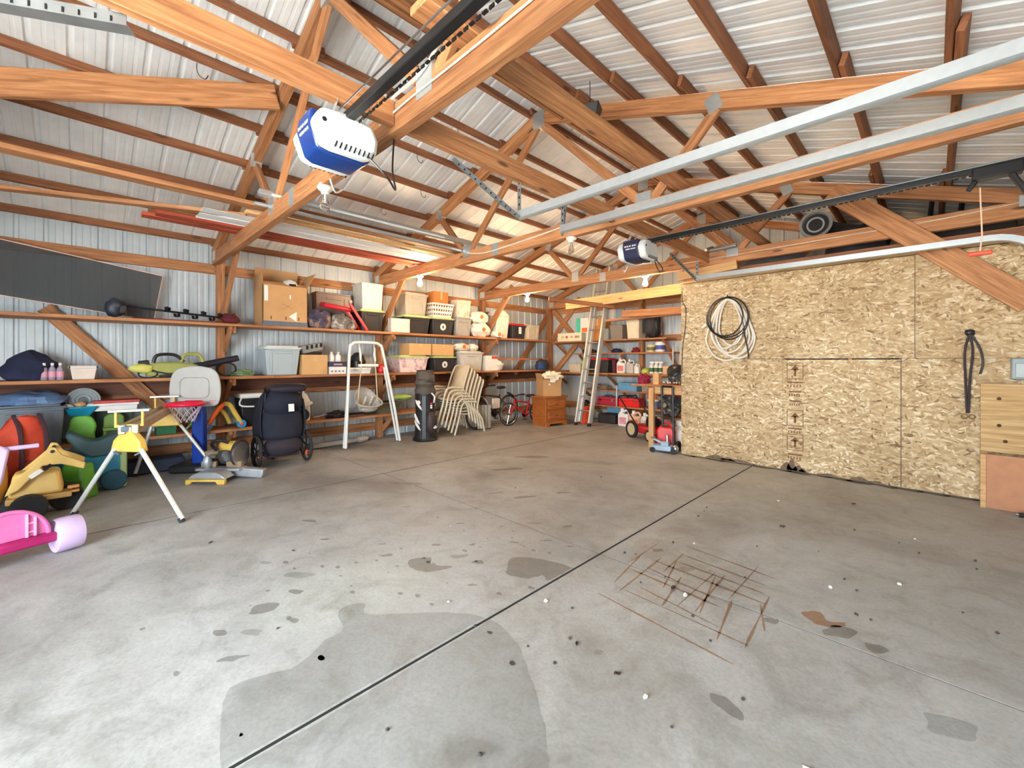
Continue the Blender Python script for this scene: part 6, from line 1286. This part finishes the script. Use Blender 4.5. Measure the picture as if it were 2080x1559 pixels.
for i, (x, z) in enumerate(((-.1, .19), (-.1, -.07), (-.06, -.22))): MB().lathe([(.016, 0), (.012, .003)], 10, Mx((x, -.0095, z), (R(90), 0, 0))).build('knot', plain('dark_knot', (76, 46, 26), .8), pw)
hb = thing('leaning_panel', 'brown hardboard panel standing below the plywood offcut', 'panel', (.56, 6.1, 0)); MB().bb(-.2, .2, -.01, .01, 0, .51).build('face', plain('brown_hardboard', (176, 122, 86), .7), hb); MB().bb(-.235, -.2, -.03, .012, 0, .51).build('edge_batten', PALEW, hb); 
stick('support_cleat', (.37, 6.30, .0), (.37, 6.30, .51), .05, .06, PALEW, hb).location = (-.2, .19, .255)
bkk = thing('dark_tool_handle', 'black tool end on the floor at the brown panel', 'tool', (.6, 5.92, 0)); MB().tube([(-.05, 0, .02), (.08, .02, .03)], .02, 8).build('grip', BLACKP, bkk, smooth=True); MB().tube([(-.07, 0, .02), (-.05, 0, .02)], .012, 8).build('tip', CHROME, bkk, smooth=True)
# ------------------------------------------------------------------ litter on the slab
LEAF = plain('dry_leaf', (72, 56, 42), .9); CHIP = plain('pale_chip', (206, 200, 188), .8); PEB = plain('dark_crumb', (62, 58, 54), .9)
def proto(nm, mat, f):
    o = f().build(nm, mat, smooth=True); return o
lf = MB().grid(lambda u, v: Vector(((u - .5) * .05, (v - .5) * .03 * (1 - (2 * u - 1) ** 2 * .8), .006 + .012 * (2 * v - 1) ** 2 + .004 * math.sin(u * 7))), 6, 4)
litter = []
def drop(nm, mesh_o, first, x, y, s, lb, cat, gr):
    o = mesh_o if first else mesh_o.copy()
    if not first: COL.objects.link(o)
    o.location = (x, y, 0); o.rotation_euler = (0, 0, random.uniform(0, 6)); o.scale = (s * .75, s * .75, s * .75); tag(o, lb, cat, gr)
l0 = lf.build('dry_leaf', LEAF, smooth=True, solid=.001)
for i, (x, y, s) in enumerate(((-1.13, 2.55, 1.2), (-.9, 4.15, 1.1), (.05, 1.35, 1.2), (-.77, 1.05, 1.0), (-.95, .95, .9), (-.48, .75, 1.1), (-1.25, 1.72, .8), (-1.0, 1.68, .9), (-1.5, 3.9, .8), (-.55, 5.3, .9), (.2, 1.2, .8), (-.3, 3.0, .7), (-3.35, 1.1, .7), (-3.95, .7, .8))): drop('dry_leaf', l0, i == 0, x, y, s, 'curled dry leaf scrap on the concrete floor', 'leaf', 'leaf scraps on the floor')
p0 = MB().blob((0, 0, .008), (.014, .01, .009), 8, 6, .5, 3, 2, 0).build('pale_pebble', CHIP, smooth=True)
for i, (x, y, s) in enumerate(((-.45, 3.25, 1.2), (-1.1, 4.9, 1), (-.15, 3.6, 1.1), (.12, 1.9, 1.2), (.3, 2.2, 1.1), (-1.6, 1.9, 1.3), (-.85, 1.65, 1.2), (-.1, 4.6, 1), (-1.3, 3.3, 1), (-.7, .6, 1), (-1.05, 2.53, 1.6), (-2.0, 1.5, .8), (-2.9, 2.2, .8))): drop('pale_pebble', p0, i == 0, x, y, s, 'pale crumb of stone on the concrete floor', 'pebble', 'pale crumbs on the floor')
d0 = MB().blob((0, 0, .006), (.011, .009, .007), 8, 6, .5, 3, 4, 0).build('dark_crumb', PEB, smooth=True)
for i in range(40):
    x = random.uniform(-3.4, .3); y = random.uniform(.5, 4.6)
    if x < -1.8 and random.random() < .5: x += 1.6
    drop('dark_crumb', d0, i == 0, x, y, random.uniform(.6, 1.3), 'dark crumb of dirt on the concrete floor', 'crumb', 'dark crumbs on the floor')
tag(MB().tube([(-.32, 1.75, .004), (-.18, 1.78, .005), (-.15, 1.80, .004)], .004, 5).build('white_twig', CHIP, smooth=True), 'thin white twig lying on the concrete floor', 'twig')
